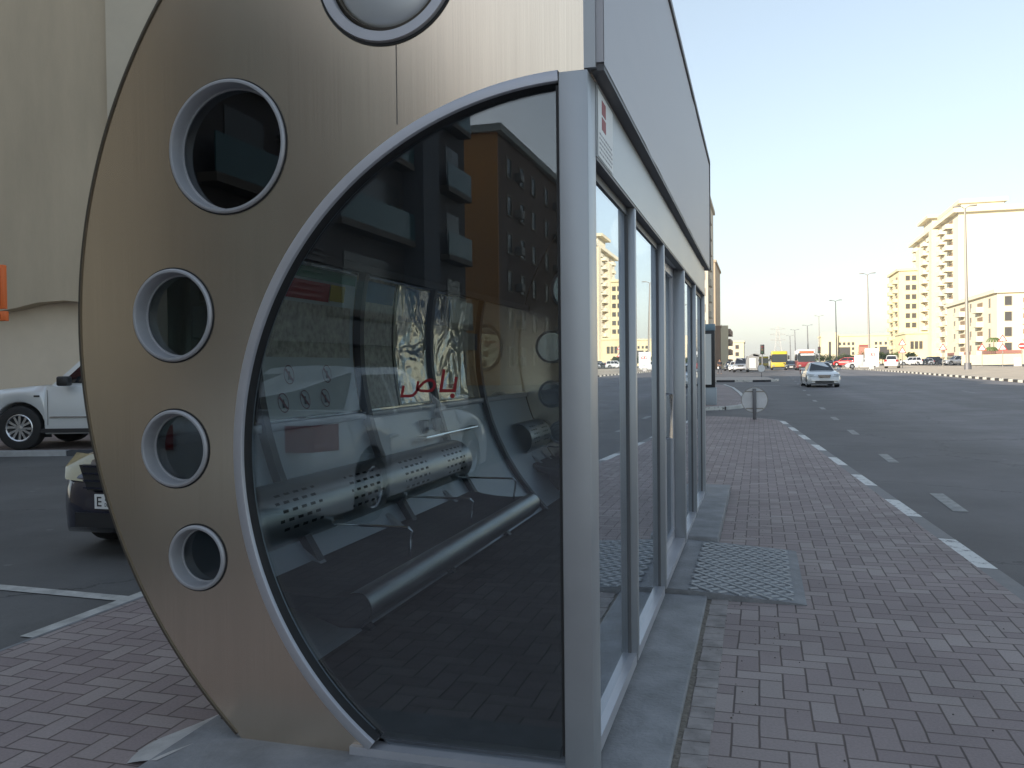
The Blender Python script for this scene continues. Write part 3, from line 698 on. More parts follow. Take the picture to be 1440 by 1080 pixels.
# benches
def bench(label, y0, y1):
    t = thing('bench', label, 'bench', (-2.0, (y0+y1)/2, .135), group='steel benches inside the shelter'); O = t.location
    Lh = (y1-y0)/2; cols = int((y1-y0)/.0125); dy = (y1-y0)/cols
    m = 33; prof = []
    for i in range(m+1):
        a = R(104 - 170*i/m); prof.append((-2.37+.165*math.cos(a)-O.x, .705+.165*math.sin(a)-O.z))
    vs = []; fs = []
    for j in range(cols+1):
        for i in range(m+1): vs.append((prof[i][0], -Lh+j*dy, prof[i][1]))
    ncl = max(2, round((y1-y0)/.70)); cl = (y1-y0)/ncl
    for j in range(cols):
        yy = j*dy; u = (yy % cl)/cl
        for i in range(m):
            hole = False
            if .22 < u < .80 and 8 <= i <= 22 and i % 3 == 1:
                ph = (j + (3 if (i//3) % 2 else 0)) % 7
                if ph < 4 and not (.22 < u < .24): hole = True
            if not hole: fs.append((j*(m+1)+i, j*(m+1)+i+1, (j+1)*(m+1)+i+1, (j+1)*(m+1)+i))
    MB().add(vs, fs).build('backrest', steel_in, t, smooth=True, fix=False)
    rows = [[(-2.37+.148*math.cos(R(100-160*i/12))-O.x, yy, .705+.148*math.sin(R(100-160*i/12))-O.z) for yy in (-Lh+.06, Lh-.02)] for i in range(13)]
    MB().grid(rows).build('shade_liner', trim_black, t, smooth=True)  # black liner added; its colour gives the slots their shade
    # seat: dark perforated sheet with a rolled front edge
    sp = [(-2.20, .47), (-2.12, .445), (-2.0, .43), (-1.88, .425), (-1.76, .435), (-1.70, .452)]
    rows = [[(x-O.x, yy, z-O.z) for yy in (-Lh, Lh)] for x, z in sp]; MB().grid(rows).build('seat', mat('seat_mesh', (.05, .05, .055), .45, .6), t, smooth=True)
    rl = [(-1.72+.072*math.cos(R(115-175*i/12)), .385+.072*math.sin(R(115-175*i/12))) for i in range(13)] + [(-1.70, .30), (-1.80, .295)]
    rows = [[(x-O.x, yy, z-O.z) for yy in (-Lh, Lh)] for x, z in rl]; MB().grid(rows).build('front_roll', steel_in, t, smooth=True)
    side = sp + [(x, z) for x, z in rl[2:]] + [(-1.95, .345), (-2.15, .39)]
    for yy in (-Lh, Lh-.008): MB().prism([(x-O.x, z-O.z) for x, z in side], 'y', yy, yy+.008).build('end_plate', mat('bench_end', (.12, .12, .13), .4, .7), t)
    ns = 3 if Lh > 1.2 else 2
    for i in range(ns):
        yy = -Lh + (2*Lh)*(i+.5)/ns
        MB().prism([(-2.36-O.x, .60-O.z), (-2.32-O.x, .585-O.z), (-2.12-O.x, .43-O.z), (-2.16-O.x, .42-O.z)], 'y', yy-.03, yy+.03).build('bracket', alu, t)
        MB().prism([(-2.08-O.x, .42-O.z), (-1.95-O.x, .42-O.z), (-1.98-O.x, .0), (-2.06-O.x, .0)], 'y', yy-.035, yy+.035).build('leg', alu_dark, t)
        ay = yy+.28
        if ay < Lh: MB().tube([(-2.24-O.x, ay, .60-O.z), (-1.80-O.x, ay, .60-O.z), (-1.78-O.x, ay, .58-O.z), (-1.80-O.x, ay, .44-O.z)], .007).build('armrest', chrome, t, smooth=True)
    return t
bench('long perforated steel bench nearest the arched front glass', 3.42, 6.45)
bench('shorter perforated steel bench further inside the shelter', 8.32, 9.15)

# plinth & ramp
def slab(y0, y1, x0, x1, z, label, ob=None):
    return MB().prism([(x0, y0), (x1, y0), (x1, y1), (x0, y1)], 'z', -.02, z)
pt = thing('shelter_plinth', 'low grey concrete plinth under the round-ended shelter, broken by the door ramp', 'plinth', (0, 0, 0))
bevel(slab(2.505, 5.36, -2.16, -.312, .026, '').build('near_slab', concrete, pt), .010)
bevel(slab(6.90, 9.95, -2.1, -.315, .088, '').build('far_slab', concrete, pt), .010)
slab(5.36, 6.90, -2.1, -.62, .034, '').build('middle_slab', concrete, pt)
sl = MB(); rows = []
for i in range(15):
    t = i/14; y = 2.60 + .72*t; wd = .04 + .16*math.sin(PI*min(1, .12+t*.88))**.6*(1+.1*math.sin(9*t)); x1 = -2.12 + .16*t
    rows.append([(x1 - wd*k_/5, y, .026*(1-(k_/5)**1.4)*(1-.5*t) + .003) for k_ in range(6)] + [(x1-wd-.012, y, -.004)])
tag(MB().grid(rows).build('cement_fillet', concrete_pale, smooth=True, fix=False), 'pale smear of cement sloping off the left end of the plinth', 'cement')
rp = thing('entrance_ramp', 'short concrete ramp with raised tread pattern leading to the shelter door', 'ramp', (-.3, 6.1, 0))
MB().prism([(-.318, -.01), (-.318, .060), (-.22, .058), (.0, .046), (.52, .012), (.57, .004), (.57, -.01)], 'y', -.738, .798).build('ramp_slab', mat('ramp_concrete', (.21, .215, .225), .8, var=.3, scale=4, bump=.5, bscale=60), rp)
tr = MB(); tilt = math.atan2(.108, .48)
for i in range(17):
    for j in range(7):
        for sgn in (0, 1):
            u = -.10 + j*.088 + sgn*.044; v = -.70 + i*.086 + (.043 if sgn else 0)
            if v > .72: continue
            z = .048 - u*(.036/.54) + .001
            w, l_ = .013, .036; a = R(45 if (i+j) % 2 else -45) if sgn else R(-45 if (i+j) % 2 else 45)
            c, s_ = math.cos(a), math.sin(a); P = [(l_*c-w*s_, l_*s_+w*c), (-l_*c-w*s_, -l_*s_+w*c), (-l_*c+w*s_, -l_*s_-w*c), (l_*c+w*s_, l_*s_-w*c)]
            lo = [(u+p[0], v+p[1], z-p[0]*.067-.001) for p in P]; hi = [(u+p[0]*.8, v+p[1]*.8, z-p[0]*.8*.067+.006) for p in P]
            tr.add(lo+hi, [(4, 5, 6, 7), (0, 1, 5, 4), (1, 2, 6, 5), (2, 3, 7, 6), (3, 0, 4, 7)])
tr.build('tread_pattern', mat('ramp_tread', (.33, .34, .35), .7, var=.2, scale=14), rp)

# ================================================================== VEHICLES
def interp(tab, x):
    if x <= tab[0][0]: return tab[0][1]
    for (a, va), (b, vb) in zip(tab, tab[1:]):
        if x <= b:
            t = (x-a)/(b-a); return va + (vb-va)*t
    return tab[-1][1]
def smooth_tab(tab, n=2):
    return tab
def car(label, cat, loc, rz, paint_m, kind='sedan', group=None, lamp=lamp_clear, name='parked_car', detail=True, plate_text=None, scale=1.0):
    """car pointing along +x, origin on the ground under its middle"""
    t = thing(name, label, cat, loc, rz, group); t.scale = (scale,)*3
    if kind == 'suv':
        Ln, W, wb, wr, gc = 4.95, 1.93, 2.85, .385, .27
        top = [(-2.47, .78), (-2.44, 1.02), (-2.3, 1.12), (-1.0, 1.15), (.9, 1.14), (1.25, 1.13), (1.9, 1.07), (2.25, 1.0), (2.40, .90), (2.475, .70)]
        gh = dict(xb0=-2.32, xb1=1.05, xt0=-2.05, xt1=.25, zb=1.12, zt=1.86, wt=.64)
    elif kind == 'sedan':
        Ln, W, wb, wr, gc = 4.85, 1.85, 2.87, .325, .17
        top = [(-2.42, .66), (-2.40, .92), (-2.3, 1.03), (-1.55, 1.05), (-1.0, .98), (.8, .97), (1.0, .97), (1.7, .88), (2.15, .77), (2.35, .66), (2.425, .48)]
        gh = dict(xb0=-1.75, xb1=1.10, xt0=-.95, xt1=.15, zb=.97, zt=1.47, wt=.56)
    else:
        Ln, W, wb, wr, gc = 4.1, 1.70, 2.5, .30, .17
        top = [(-2.05, .66), (-2.03, .96), (-1.9, 1.0), (-1.0, .96), (.7, .95), (1.1, .92), (1.6, .84), (1.85, .76), (1.98, .66), (2.05, .46)]
        gh = dict(xb0=-1.93, xb1=1.10, xt0=-1.5, xt1=.15, zb=.94, zt=1.48, wt=.55)
    hl = Ln/2; xf, xr = wb/2+.02, -wb/2+.0
    if kind == 'suv': xf = 1.50; xr = -1.35
    ar = wr+.07
    stations = set([-hl, -hl+.03, -hl+.08, -hl+.16, -hl+.3, hl-.3, hl-.16, hl-.08, hl-.03, hl] + [i*.2-2.4 for i in range(25) if abs(i*.2-2.4) < hl-.3])
    for cx_ in (xf, xr):
        for k_ in range(15): stations.add(round(cx_ + ar*math.cos(PI*k_/14), 4))
        stations.add(round(cx_+ar+.002, 4)); stations.add(round(cx_-ar-.002, 4))
    stations = sorted(x for x in stations if -hl <= x <= hl)
    def halfw(x):
        e = min(1, (hl-abs(x))/.55); tp = .48 if kind == 'hatch' else .20; return (W/2)*(1-tp+tp*math.sqrt(max(0, 1-(1-e)**2))) if abs(x) > hl-.55 else W/2
    rows = []
    for x in stations:
        w = halfw(x); zt = interp(top, x); zb = gc + (.10*(1-min(1, (hl-abs(x))/.2))); arch = 0
        for cx_ in (xf, xr):
            if abs(x-cx_) < ar: zb = max(zb, wr + math.sqrt(ar*ar-(x-cx_)**2)); arch = 1
        zb = min(zb, zt-.06); belt = zb + (zt-zb)*.78
        pts = [(0, zb+.0), (w*.80, zb), (w*.955, zb), (w*.975, zb+.015), (w*.985, zb+(zt-zb)*.18), (w*1.0, zb+(zt-zb)*.45), (w*.995, zb+(zt-zb)*.62), (w*.965, belt), (w*.90, zt-.035*(zt-zb)), (w*.80, zt), (w*.4, zt+.012), (0, zt+.018)]
        rows.append([(x, y, z) for y, z in pts] + [(x, -y, z) for y, z in pts[::-1][1:]])
    b = MB().grid(rows); nn = len(rows[0]); b.f.append(tuple(range(nn))[::-1]); b.f.append(tuple((len(rows)-1)*nn+i for i in range(nn)))
    body = b.build('body', paint_m, t, smooth=True)
    # cabin
    zb, zt = gh['zb'], gh['zt']; wb_ = W/2*.90; wt_ = gh['wt']
    def gx_(f, s): # f 0..1 along, s height fraction
        a = gh['xb0'] + (gh['xt0']-gh['xb0'])*s**.85; c_ = gh['xb1'] + (gh['xt1']-gh['xb1'])*s**.95; return a + (c_-a)*f
    def gw(s, f=.5): return (wb_ + (wt_-wb_)*s**1.2)*(1-.10*abs(2*f-1)**4)
    rows = []
    for i in range(17):
        f = i/16; row = []
        for s in (0, .25, .5, .75, .9, .97, 1.0): row.append((gx_(f, s), gw(s, f)*(1 if s < .95 else .97), zb-.03+(zt-zb+.03)*(s if s < 1 else 1)))
        row += [(gx_(f, 1), gw(1, f)*.6, zt+.018), (gx_(f, 1), 0, zt+.028)]
        rows.append(row + [(x, -y, z) for x, y, z in row[::-1][1:]])
    b = MB().grid(rows); nn = len(rows[0]); b.f.append(tuple(range(nn))[::-1]); b.f.append(tuple(16*nn+i for i in range(nn)))
    b.build('cabin', paint_m, t, smooth=True)
    # windows
    def zz(s): return zb-.03+(zt-zb+.03)*s
    spans = [(.06, .35, .0), (.38, .635, 0), (.66, .955, 0)] if kind != 'hatch' else [(.08, .45, 0), (.48, .95, 0)]
    for sd in (1, -1):
        for f0, f1, _ in spans:
            rows = []
            for s in (.10, .35, .6, .86): rows.append([(gx_(f0+(f1-f0)*q, s), sd*(gw(s, f0+(f1-f0)*q)+.006), zz(s)) for q in (0, .33, .66, 1)])
            MB().grid(rows).build('side_window', carglass, t, smooth=True, fix=False)
    for f, nm, s0, s1 in ((1, 'windscreen', .06, .93), (0, 'rear_window', .25, .9)):
        rows = []
        for s in (s0, (s0+s1)/2, s1):
            rows.append([(gx_(f, s) + (.012 if f else -.012), gw(s, f)*.93*q, zz(s)) for q in (-1, -.5, 0, .5, 1)])
        MB().grid(rows).build(nm, carglass, t, smooth=True, fix=False)
    # wheels
    for cx_ in (xf, xr):
        for sd in (1, -1):
            yo = sd*(W/2-.02)
            wl = thing('wheel', None, None, (0, 0, 0)); wl.parent = t
            P = [(wr*.62, 0), (wr*.66, .02), (wr*.93, .02), (wr, 0), (wr, -.20), (wr*.93, -.23), (wr*.6, -.22)]
            tm = MB().ring(0, 0, [(r_, -sd*yy*-1 if False else (-yy if sd < 0 else yy)) for r_, yy in P], 32).build('tyre', tyre_m, wl, smooth=True)
            rm = MB(); 
            rm.ring(0, 0, [(wr*.66, sd*.004), (wr*.60, sd*.014), (wr*.56, sd*.004), (wr*.56, -sd*.12), (wr*.66, -sd*.12)], 32)
            rm.ring(0, 0, [(.002, sd*-.005), (wr*.12, sd*-.008), (wr*.14, -sd*.03), (.002, -sd*.03)], 16)
            for k_ in range(6):
                for o_ in (-.16, .16):
                    a = 2*PI*k_/6 + .3 + o_*.9; a2 = 2*PI*k_/6+.3+o_*1.5; ri, ro_ = wr*.11, wr*.58
                    q0 = Vector((ri*math.cos(a), 0, ri*math.sin(a))); q1 = Vector((ro_*math.cos(a2), 0, ro_*math.sin(a2))); nrm = Vector((-math.sin(a2), 0, math.cos(a2)))*wr*.045
                    y0_, y1_ = -sd*.012, -sd*.04
                    rm.add([(q0-nrm).to_tuple(), (q0+nrm).to_tuple(), (q1+nrm).to_tuple(), (q1-nrm).to_tuple()], []) if False else None
                    vv = [q0-nrm, q0+nrm, q1+nrm*1.3, q1-nrm*1.3]
                    rm.add([(v.x, y0_, v.z) for v in vv] + [(v.x, y1_, v.z) for v in vv], [(0, 1, 2, 3), (4, 5, 6, 7), (0, 1, 5, 4), (1, 2, 6, 5), (2, 3, 7, 6), (3, 0, 4, 7)])
            rm.build('rim', rim_m, wl, smooth=True)
            MB().disc(0, -sd*.07 - (0 if sd > 0 else 0), 0, wr*.57, 24, t=.004).build('brake_disc', trim_black, wl)
            wl.location = (cx_, yo - sd*0, wr)
            MB().prism([(cx_+(ar-.01)*math.cos(PI*k_/12), wr+(ar-.01)*math.sin(PI*k_/12)) for k_ in range(13)] + [(cx_-ar+.01, .2), (cx_+ar-.01, .2)], 'y', sd*(W/2-.24), sd*(W/2-.26)).build('wheel_well', trim_black, t)
    zn = interp(top, hl-.12)
    def nose_x(y):  # surface of nose near |y|
        lo = hl
        for i in range(60):
            x = hl - i*.01
            if halfw(x) >= abs(y)+.005: return x
        return hl-.5
    # front: lamps, grille, bumper intake, plate, fog lamps
    H = dict(suv=(.80, .98), sedan=(.62, .76), hatch=(.64, .82))[kind]
    for sd in (1, -1):
        rows = []
        for z in (H[0], (H[0]+H[1])/2, H[1]):
            row = []
            for q in (0, .25, .5, .75, 1):
                y = W/2*(.52+.44*q); xx = nose_x(y) - (.02 if z < H[1] else .05) + .018; xx = min(xx, hl - .0)
                for i in range(80):
                    if interp(top, xx) >= z+.004: break
                    xx -= .01
                row.append((xx+.012, sd*min(y, halfw(xx)+.010), z + .03*q))
            rows.append(row)
        MB().grid(rows).build('headlight', lamp, t, smooth=True, fix=False)
        rows = []
        for z in ((.75, .98) if kind != 'suv' else (.95, 1.25)):
            rows.append([(-nose_x(W/2*q)-.012 if q < .97 else -hl+.28, sd*W/2*min(q, 1.005), z) for q in (.62, .75, .88, .955, 1.005)])
        MB().grid(rows).build('tail_light', lamp_red, t, smooth=True, fix=False)
        mr = MB(); xm = gh['xb1']-.42; bevel(mr.box(xm-.09, xm+.10, sd*(W/2-.02) if sd > 0 else -(W/2+.20), (W/2+.20) if sd > 0 else -(W/2-.02), gh['zb']-.0, gh['zb']+.17).build('mirror', trim_black if kind == 'suv' else paint_m, t), .035)
        mm = MB(); xx = nose_x(W*.36)+.008; mm.box(xx-.03, xx+.006, sd*W*.34-.10, sd*W*.34+.10, gc+.17, gc+.24)
        if kind != 'hatch': bevel(mm.build('fog_lamp', lamp_clear, t), .01)
        if kind == 'suv':
            MB().box(-.75, .95, sd*(W/2+.002) if sd > 0 else -(W/2+.012), (W/2+.012) if sd > 0 else -(W/2+.002), .555, .585).build('side_moulding', chrome, t)
            MB().box(-1.0, 1.08, sd*(W/2-.10) if sd > 0 else -(W/2+.06), (W/2+.06) if sd > 0 else -(W/2-.10), .30, .37).build('running_board', trim_black, t)
            MB().box(1.12, 1.22, sd*(W/2+.0) if sd > 0 else -(W/2+.008), (W/2+.008) if sd > 0 else -(W/2), .93, .96).build('side_badge', trim_black, t)
        # door shut lines
        zt_ = gh['zb']+.0
        for xd in ((.98, -.02, -1.02) if kind == 'suv' else (.88, -.08, -1.05) if kind == 'sedan' else (.85, -.35)):
            rows = [[(xd-.006+.05*(s_-.5)**2, sd*(W/2*(.985+.016*math.sin(s_*PI))+.0025), gc+.16+(zt_-gc-.23)*s_), (xd+.004+.05*(s_-.5)**2, sd*(W/2*(.985+.016*math.sin(s_*PI))+.0025), gc+.16+(zt_-gc-.23)*s_)] for s_ in (0, .25, .5, .75, 1)]
            MB().grid(rows).build('shut_line', trim_black, t, fix=False)
        for xd in ((.25, -.8) if kind != 'hatch' else (0.0,)):
            bevel(MB().box(xd-.28, xd-.10, sd*(W/2-.02) if sd > 0 else -(W/2+.028), (W/2+.028) if sd > 0 else -(W/2-.02), zt_-.20, zt_-.165).build('door_handle', paint_m, t), .008)
    gw_ = dict(suv=.40, sedan=.36, hatch=.42)[kind]
    gr = MB(); gz0, gz1 = H[0]-.06, H[1]-.03
    gr.prism([(-gw_, gz1), (gw_, gz1), (gw_*.82, gz0), (-gw_*.82, gz0)], 'x', hl-.05, hl+.010)
    go = gr.build('grille', trim_black, t)
    s_ = MB()
    for k_ in range(4):
        z = gz0+.02+(gz1-gz0-.03)*k_/3; s_.box(hl+.010, hl+.018, -gw_*.9, gw_*.9, z-.006, z+.006)
    s_.build('grille_bars', chrome if kind != 'hatch' else paint_m, go)
    MB().box(hl-.04, hl+.008, -W*.28, W*.28, gc+.10, gc+.22).build('air_intake', trim_black, t)
    pz = gc + .26
    pp = MB().box(hl+.008, hl+.022, -.26, .26, pz, pz+.12).build('number_plate', white_p, t)
    pr = MB().box(-hl-.02, -hl+.002, -.26, .26, .80, .92).build('number_plate', white_p, t)
    if plate_text:
        q = MB(); X0, X1 = hl+.022, hl+.024
        # E : mirrored in y because the plate faces +x (left of the plate is -y ... seen from the front left is -y -> right)
        def bar(a, b, c_, d): q.box(X0, X1, min(a, b), max(a, b), pz+c_, pz+d)
        s0 = -.235
        bar(s0, s0+.012, .02, .10)
        for c_ in (.02, .054, .088): bar(s0, s0+.045, c_, c_+.012)
        # DUBAI in small capitals
        glyph = {'D': [(0,0,0,1),(0,1,.6,1),(.6,1,1,.6),(1,.6,1,.4),(1,.4,.6,0),(.6,0,0,0)], 'U': [(0,1,0,.15),(0,.15,.3,0),(.3,0,.7,0),(.7,0,1,.15),(1,.15,1,1)],
                 'B': [(0,0,0,1),(0,1,.8,1),(.8,1,.8,.5),(0,.5,.9,.5),(.9,.5,.9,0),(.9,0,0,0)], 'A': [(0,0,.5,1),(.5,1,1,0),(.2,.4,.8,.4)], 'I': [(.5,0,.5,1)]}
        def seg(x0, z0, x1, z1, w=.0045):
            a = Vector((x0, z0)); b2 = Vector((x1, z1)); d_ = (b2-a).normalized()*w/2; n2 = Vector((-d_.y, d_.x)); a -= d_; b2 += d_
            q.add([(X1, v.x, v.y) for v in (a-n2, b2-n2, b2+n2, a+n2)], [(0, 1, 2, 3)])
        for i, ch in enumerate('DUBAI'):
            for (a0, b0, a1, b1) in glyph[ch]: seg(-.155+i*.021+a0*.014, pz+.022+b0*.026, -.155+i*.021+a1*.014, pz+.022+b1*.026)
        # Arabic name above it
        for sgs in ([(-.15, .07), (-.15, .08), (-.125, .066), (-.11, .068), (-.10, .08)], [(-.10, .08), (-.095, .066), (-.075, .066), (-.07, .082)], [(-.055, .09), (-.048, .074), (-.06, .066), (-.068, .066)]):
            for (a0, b0), (a1, b1) in zip(sgs, sgs[1:]): seg(a0, pz+b0, a1, pz+b1, .007)
        # numerals
        num = {'1': [(.5,0,.5,1)], '2': [(0,1,1,1),(1,1,1,.5),(1,.5,0,.5),(0,.5,0,0),(0,0,1,0)], '7': [(0,1,1,1),(1,1,.4,0)], '4': [(0,1,0,.5),(0,.5,1,.5),(1,1,1,0)], '8': [(0,0,0,1),(0,1,1,1),(1,1,1,0),(1,0,0,0),(0,.5,1,.5)]}
        q.build('plate_characters', black_p, pp, fix=False)
    return t

# silver-white four-wheel drive on the apron at the left
car('silver white four-wheel drive parked nose left on the brick apron by the tan wall', 'car', (-11.36, 13.35, .085), PI+R(16.5), paint_white, 'suv', name='parked_car')
# dark blue car behind the disc
car('dark navy hatchback with hazy yellowed headlight half hidden behind the round shelter end', 'car', (-4.70, 7.35, -.01), -PI/2, paint_navy, 'hatch', lamp=lamp_amber, plate_text=True, scale=.93)
# car behind the camera, seen mirrored in the glass
car('white saloon parked behind the viewpoint and mirrored in the arched glass', 'car', (-4.45, -3.1, -.01), -PI/2, paint_white, 'sedan')
# oncoming sedan
car('white saloon car driving toward the viewer on the dark road', 'car', (3.55, 55.2, g(3.5, 53)), -PI/2+R(3), paint_white, 'sedan', name='moving_car')
p = at(1112, 520, 135); car('black saloon car coming up between the yellow bus and the red bus', 'car', (p.x, p.y, g(p.x, p.y)+.0), -PI/2, paint_black, 'sedan', name='moving_car')
p = at(1255, 517, 126); car('white four-wheel drive seen from behind on the far carriageway beside the logo board', 'car', (p.x, p.y, g(p.x, p.y)+.17), PI/2-.2, paint_white, 'suv', name='moving_car')
p = at(1189, 512, 150); car('red car on the far side near the low cream building', 'car', (p.x, p.y, .95), PI-.4, paint_red, 'hatch', name='moving_car')
def ground_pt(px, dist):
    p = at(px, 505, dist); return Vector((p.x, p.y, g(p.x, p.y)))
far = [(1166, 160, paint_black, 'sedan', PI/2, 'black car on the road just right of the red bus'), (1176, 170, paint_navy, 'sedan', PI/2, 'second dark car right of the red bus'),
       (1212, 130, paint_white, 'sedan', PI, 'white car half behind the tall logo board'),
       (1042, 112, paint_silver, 'suv', -PI/2, 'silver car at the left kerb nearest the distant shelter'), (1034, 125, paint_white, 'sedan', -PI/2, 'white car parked behind the silver one at the left'), (1027, 135, paint_black, 'sedan', -PI/2, 'dark car parked by the balcony block at the left')]
for px, d, pm, kd, rz, lb in far:
    q = ground_pt(px, d); car(lb, 'car', (q.x, q.y, q.z + (.17 if MEDX(q.y) < q.x < MEDX(q.y)+13 else 0)), rz, pm, kd)
parked = [(1280, paint_white, 'white', 'suv'), (1290, paint_white, 'white', 'sedan'), (1300, paint_silver, 'silver', 'hatch'), (1307, paint_black, 'black', 'suv'), (1316, paint_black, 'black', 'sedan'), (1345, paint_silver, 'silver', 'suv'), (1354, paint_navy, 'dark blue', 'sedan'), (1375, paint_white, 'white', 'sedan'), (1388, paint_white, 'white', 'suv'), (1395, paint_silver, 'silver', 'sedan')]
ords = ['first', 'second', 'third', 'fourth', 'fifth', 'sixth', 'seventh', 'eighth', 'ninth', 'tenth']
for i, (px, pm, cn, kd) in enumerate(parked):
    q = ground_pt(px, 190 if px < 1330 else 165)
    car(f'{cn} car parked below the tall cream tower, {ords[i]} from the left of the row', 'car', (q.x, q.y, q.z), PI+.3*(i % 2), pm, kd, group='cars parked below the tower')

# buses
def bus(label, px, dist, low_m, up_m, face='red'):
    q = ground_pt(px, dist); t = thing('bus', label, 'bus', (q.x, q.y, q.z), -PI/2)
    W, H, Ln = 2.5, 3.05, 11.5
    bevel(MB().box(-Ln, 0, -W/2, W/2, .35, 1.45).build('lower_body', low_m, t), .10, 3)
    bevel(MB().box(-Ln, -.04, -W/2+.02, W/2-.02, 1.44, H).build('upper_body', up_m, t), .14, 3)
    ws = MB(); rows = [[(.03-.05*s, (W/2-.07)*q_, 1.25+1.30*s) for q_ in (-1, -.5, 0, .5, 1)] for s in (0, .5, 1)]; ws.grid(rows).build('windscreen', carglass, t, fix=False)
    MB().box(-.0, .03, -W/2+.25, W/2-.25, 2.56, 2.86).build('destination_board', mat('board_'+face, (.5, .12, .05) if face == 'red' else (.62, .45, .02), .5), t)
    if face == 'red': MB().box(.03, .045, -W/2+.45, W/2-.15, 2.20, 2.45).build('sun_visor', white_p, t)
    for sd in (1, -1):
        bevel(MB().box(.0, .30, sd*(W/2+.02) if sd > 0 else -(W/2+.30), (W/2+.30) if sd > 0 else -(W/2+.02), 1.7, 2.35).build('mirror', trim_black, t), .04)
        MB().box(.0, .03, sd*.72 if sd > 0 else -1.08, 1.08 if sd > 0 else -.72, .62, .82).build('headlight', lamp_clear, t)
        for xx in (-2.4, -8.6): MB().ring(xx, .48, [(.48, 0), (.1, 0), (.1, sd*.28), (.48, sd*.28)], 24, y=sd*(W/2-.30)).build('wheel', tyre_m, t)
        for k_ in range(6): MB().box(-1.9-k_*1.6, -.5-k_*1.6, sd*(W/2-.01) if sd > 0 else -(W/2+.004), (W/2+.004) if sd > 0 else -(W/2-.01), 1.5, 2.45).build('side_window', carglass, t)
    MB().box(-.1, .035, -W/2+.12, W/2-.12, .36, .55).build('bumper', trim_black, t)
    return t
bus('yellow bus coming forward in the left lane of the road', 1096, 137, paint_yellow, paint_yellow, 'yellow')
bus('red and white bus behind the white saloon car', 1134, 125, mat('dark_red_bus', (.20, .015, .02), .35, coat=.5), white_p, 'red')
bus('second yellow bus partly hidden left of the nearer yellow bus', 1074, 230, paint_yellow, paint_yellow, 'yellow')

# ================================================================== STREET FURNITURE
def lamp_post(label, px, dist, Hh, m_, lean=0, arm=1.6, rad=.14):
    q = ground_pt(px, dist); t = thing('street_lamp', label, 'street lamp', (q.x, q.y, q.z), 0, 'tall double-arm street lamps'); t.rotation_euler = (0, lean, 0)
    MB().tube([(0, 0, 0), (0, 0, Hh*.5), (0, 0, Hh)], [rad, rad*.75, rad*.5], 10).build('pole', m_, t, smooth=True)
    MB().tube([(0, 0, 0), (0, 0, .9)], [rad*1.8, rad*1.7], 10).build('base', pole_dark, t, smooth=True)
    for sd in (1, -1):
        a = MB().tube([(0, 0, Hh-.1), (sd*arm*.5, 0, Hh+.12), (sd*arm, 0, Hh+.2)], .06, 6).build('arm', m_, t)
        bevel(MB().box(sd*arm-.1 if sd > 0 else -arm-.65, sd*arm+.65 if sd > 0 else -arm+.1, -.17, .17, Hh+.14, Hh+.30).build('lamp_head', m_, t), .04)
    return t
lamp_post('nearest pale double-arm street lamp standing before the tall cream tower', 1361, 94, 17.9, pole_m, R(-.9), .55, .22)
lamp_post('pale double-arm street lamp rising behind the logo board', 1223, 150, 16.5, pole_m, R(-1.2), .7, .2)
lamp_post('pale double-arm street lamp before the left end of the low cream building', 1177, 220, 17.0, pole_m, R(-1), .9, .18)
lamp_post('faint slim street lamp just left of the low cream building', 1153, 300, 17.5, pole_m, R(-1), .9, .18)
lamp_post('grey street lamp above the red bus', 1137, 300, 14.3, pole_dark, R(-1.4), 1.1, .26)
lamp_post('grey street lamp above the black car, right of the pair', 1119, 380, 16.0, pole_dark, R(-1.3), 1.3, .28)
lamp_post('grey street lamp above the black car, left of the pair', 1112, 430, 15.0, pole_dark, R(-1.3), 1.3, .3)
# disc sign seen from behind
d = thing('round_sign', 'small round road sign seen from behind on a dark post at the pavement corner', 'sign', (-.11, 22.9, gy(22.9)+.12))
bevel(MB().box(-.045, .045, -.04, .04, 0, .80).build('post', pole_dark, d), .01)
MB().disc(.0, .05, .50, .325, 48, t=.012).build('disc_plate', mat('sign_back', (.62, .63, .64), .5, .3, var=.08, scale=5), d)
for z in (.28, .72): MB().box(-.24 if z > .5 else -.22, .24 if z > .5 else .22, .040, .050, z-.015, z+.015).build('bracket', pole_m, d)
MB().ring(0, .50, [(.332, .044), (.332, .066), (.318, .066), (.318, .044)], 48).build('rim_edge', pole_m, d)
# advertising totem just past the shelter
q = at(1001, 555, 30); tt = thing('advertising_totem', 'tall grey advertising totem with white lit panel beyond the shelter end', 'advertising totem', (-1.70, 30.9, gy(30.9)+.1), 0)
bevel(MB().box(-.55, .27, -.10, .10, 0, .62).build('pedestal', mat('totem_grey', (.34, .39, .43), .5, .2), tt), .01)
bevel(MB().box(-.55, .22, -.13, .13, .62, 2.62).build('casing', trim_black, tt), .012)
MB().box(-.50, .10, -.137, -.131, .72, 2.50).build('display_panel', mat('display', (.70, .72, .70), .4), tt)
MB().box(.135, .141, -.10, .10, .72, 2.50).build('side_panel', mat('display2', (.08, .08, .09), .3), tt)
bevel(MB().box(-.55, .23, -.13, .13, 2.62, 2.85).build('cap', mat('totem_cap', (.18, .27, .33), .5, .2), tt), .01)
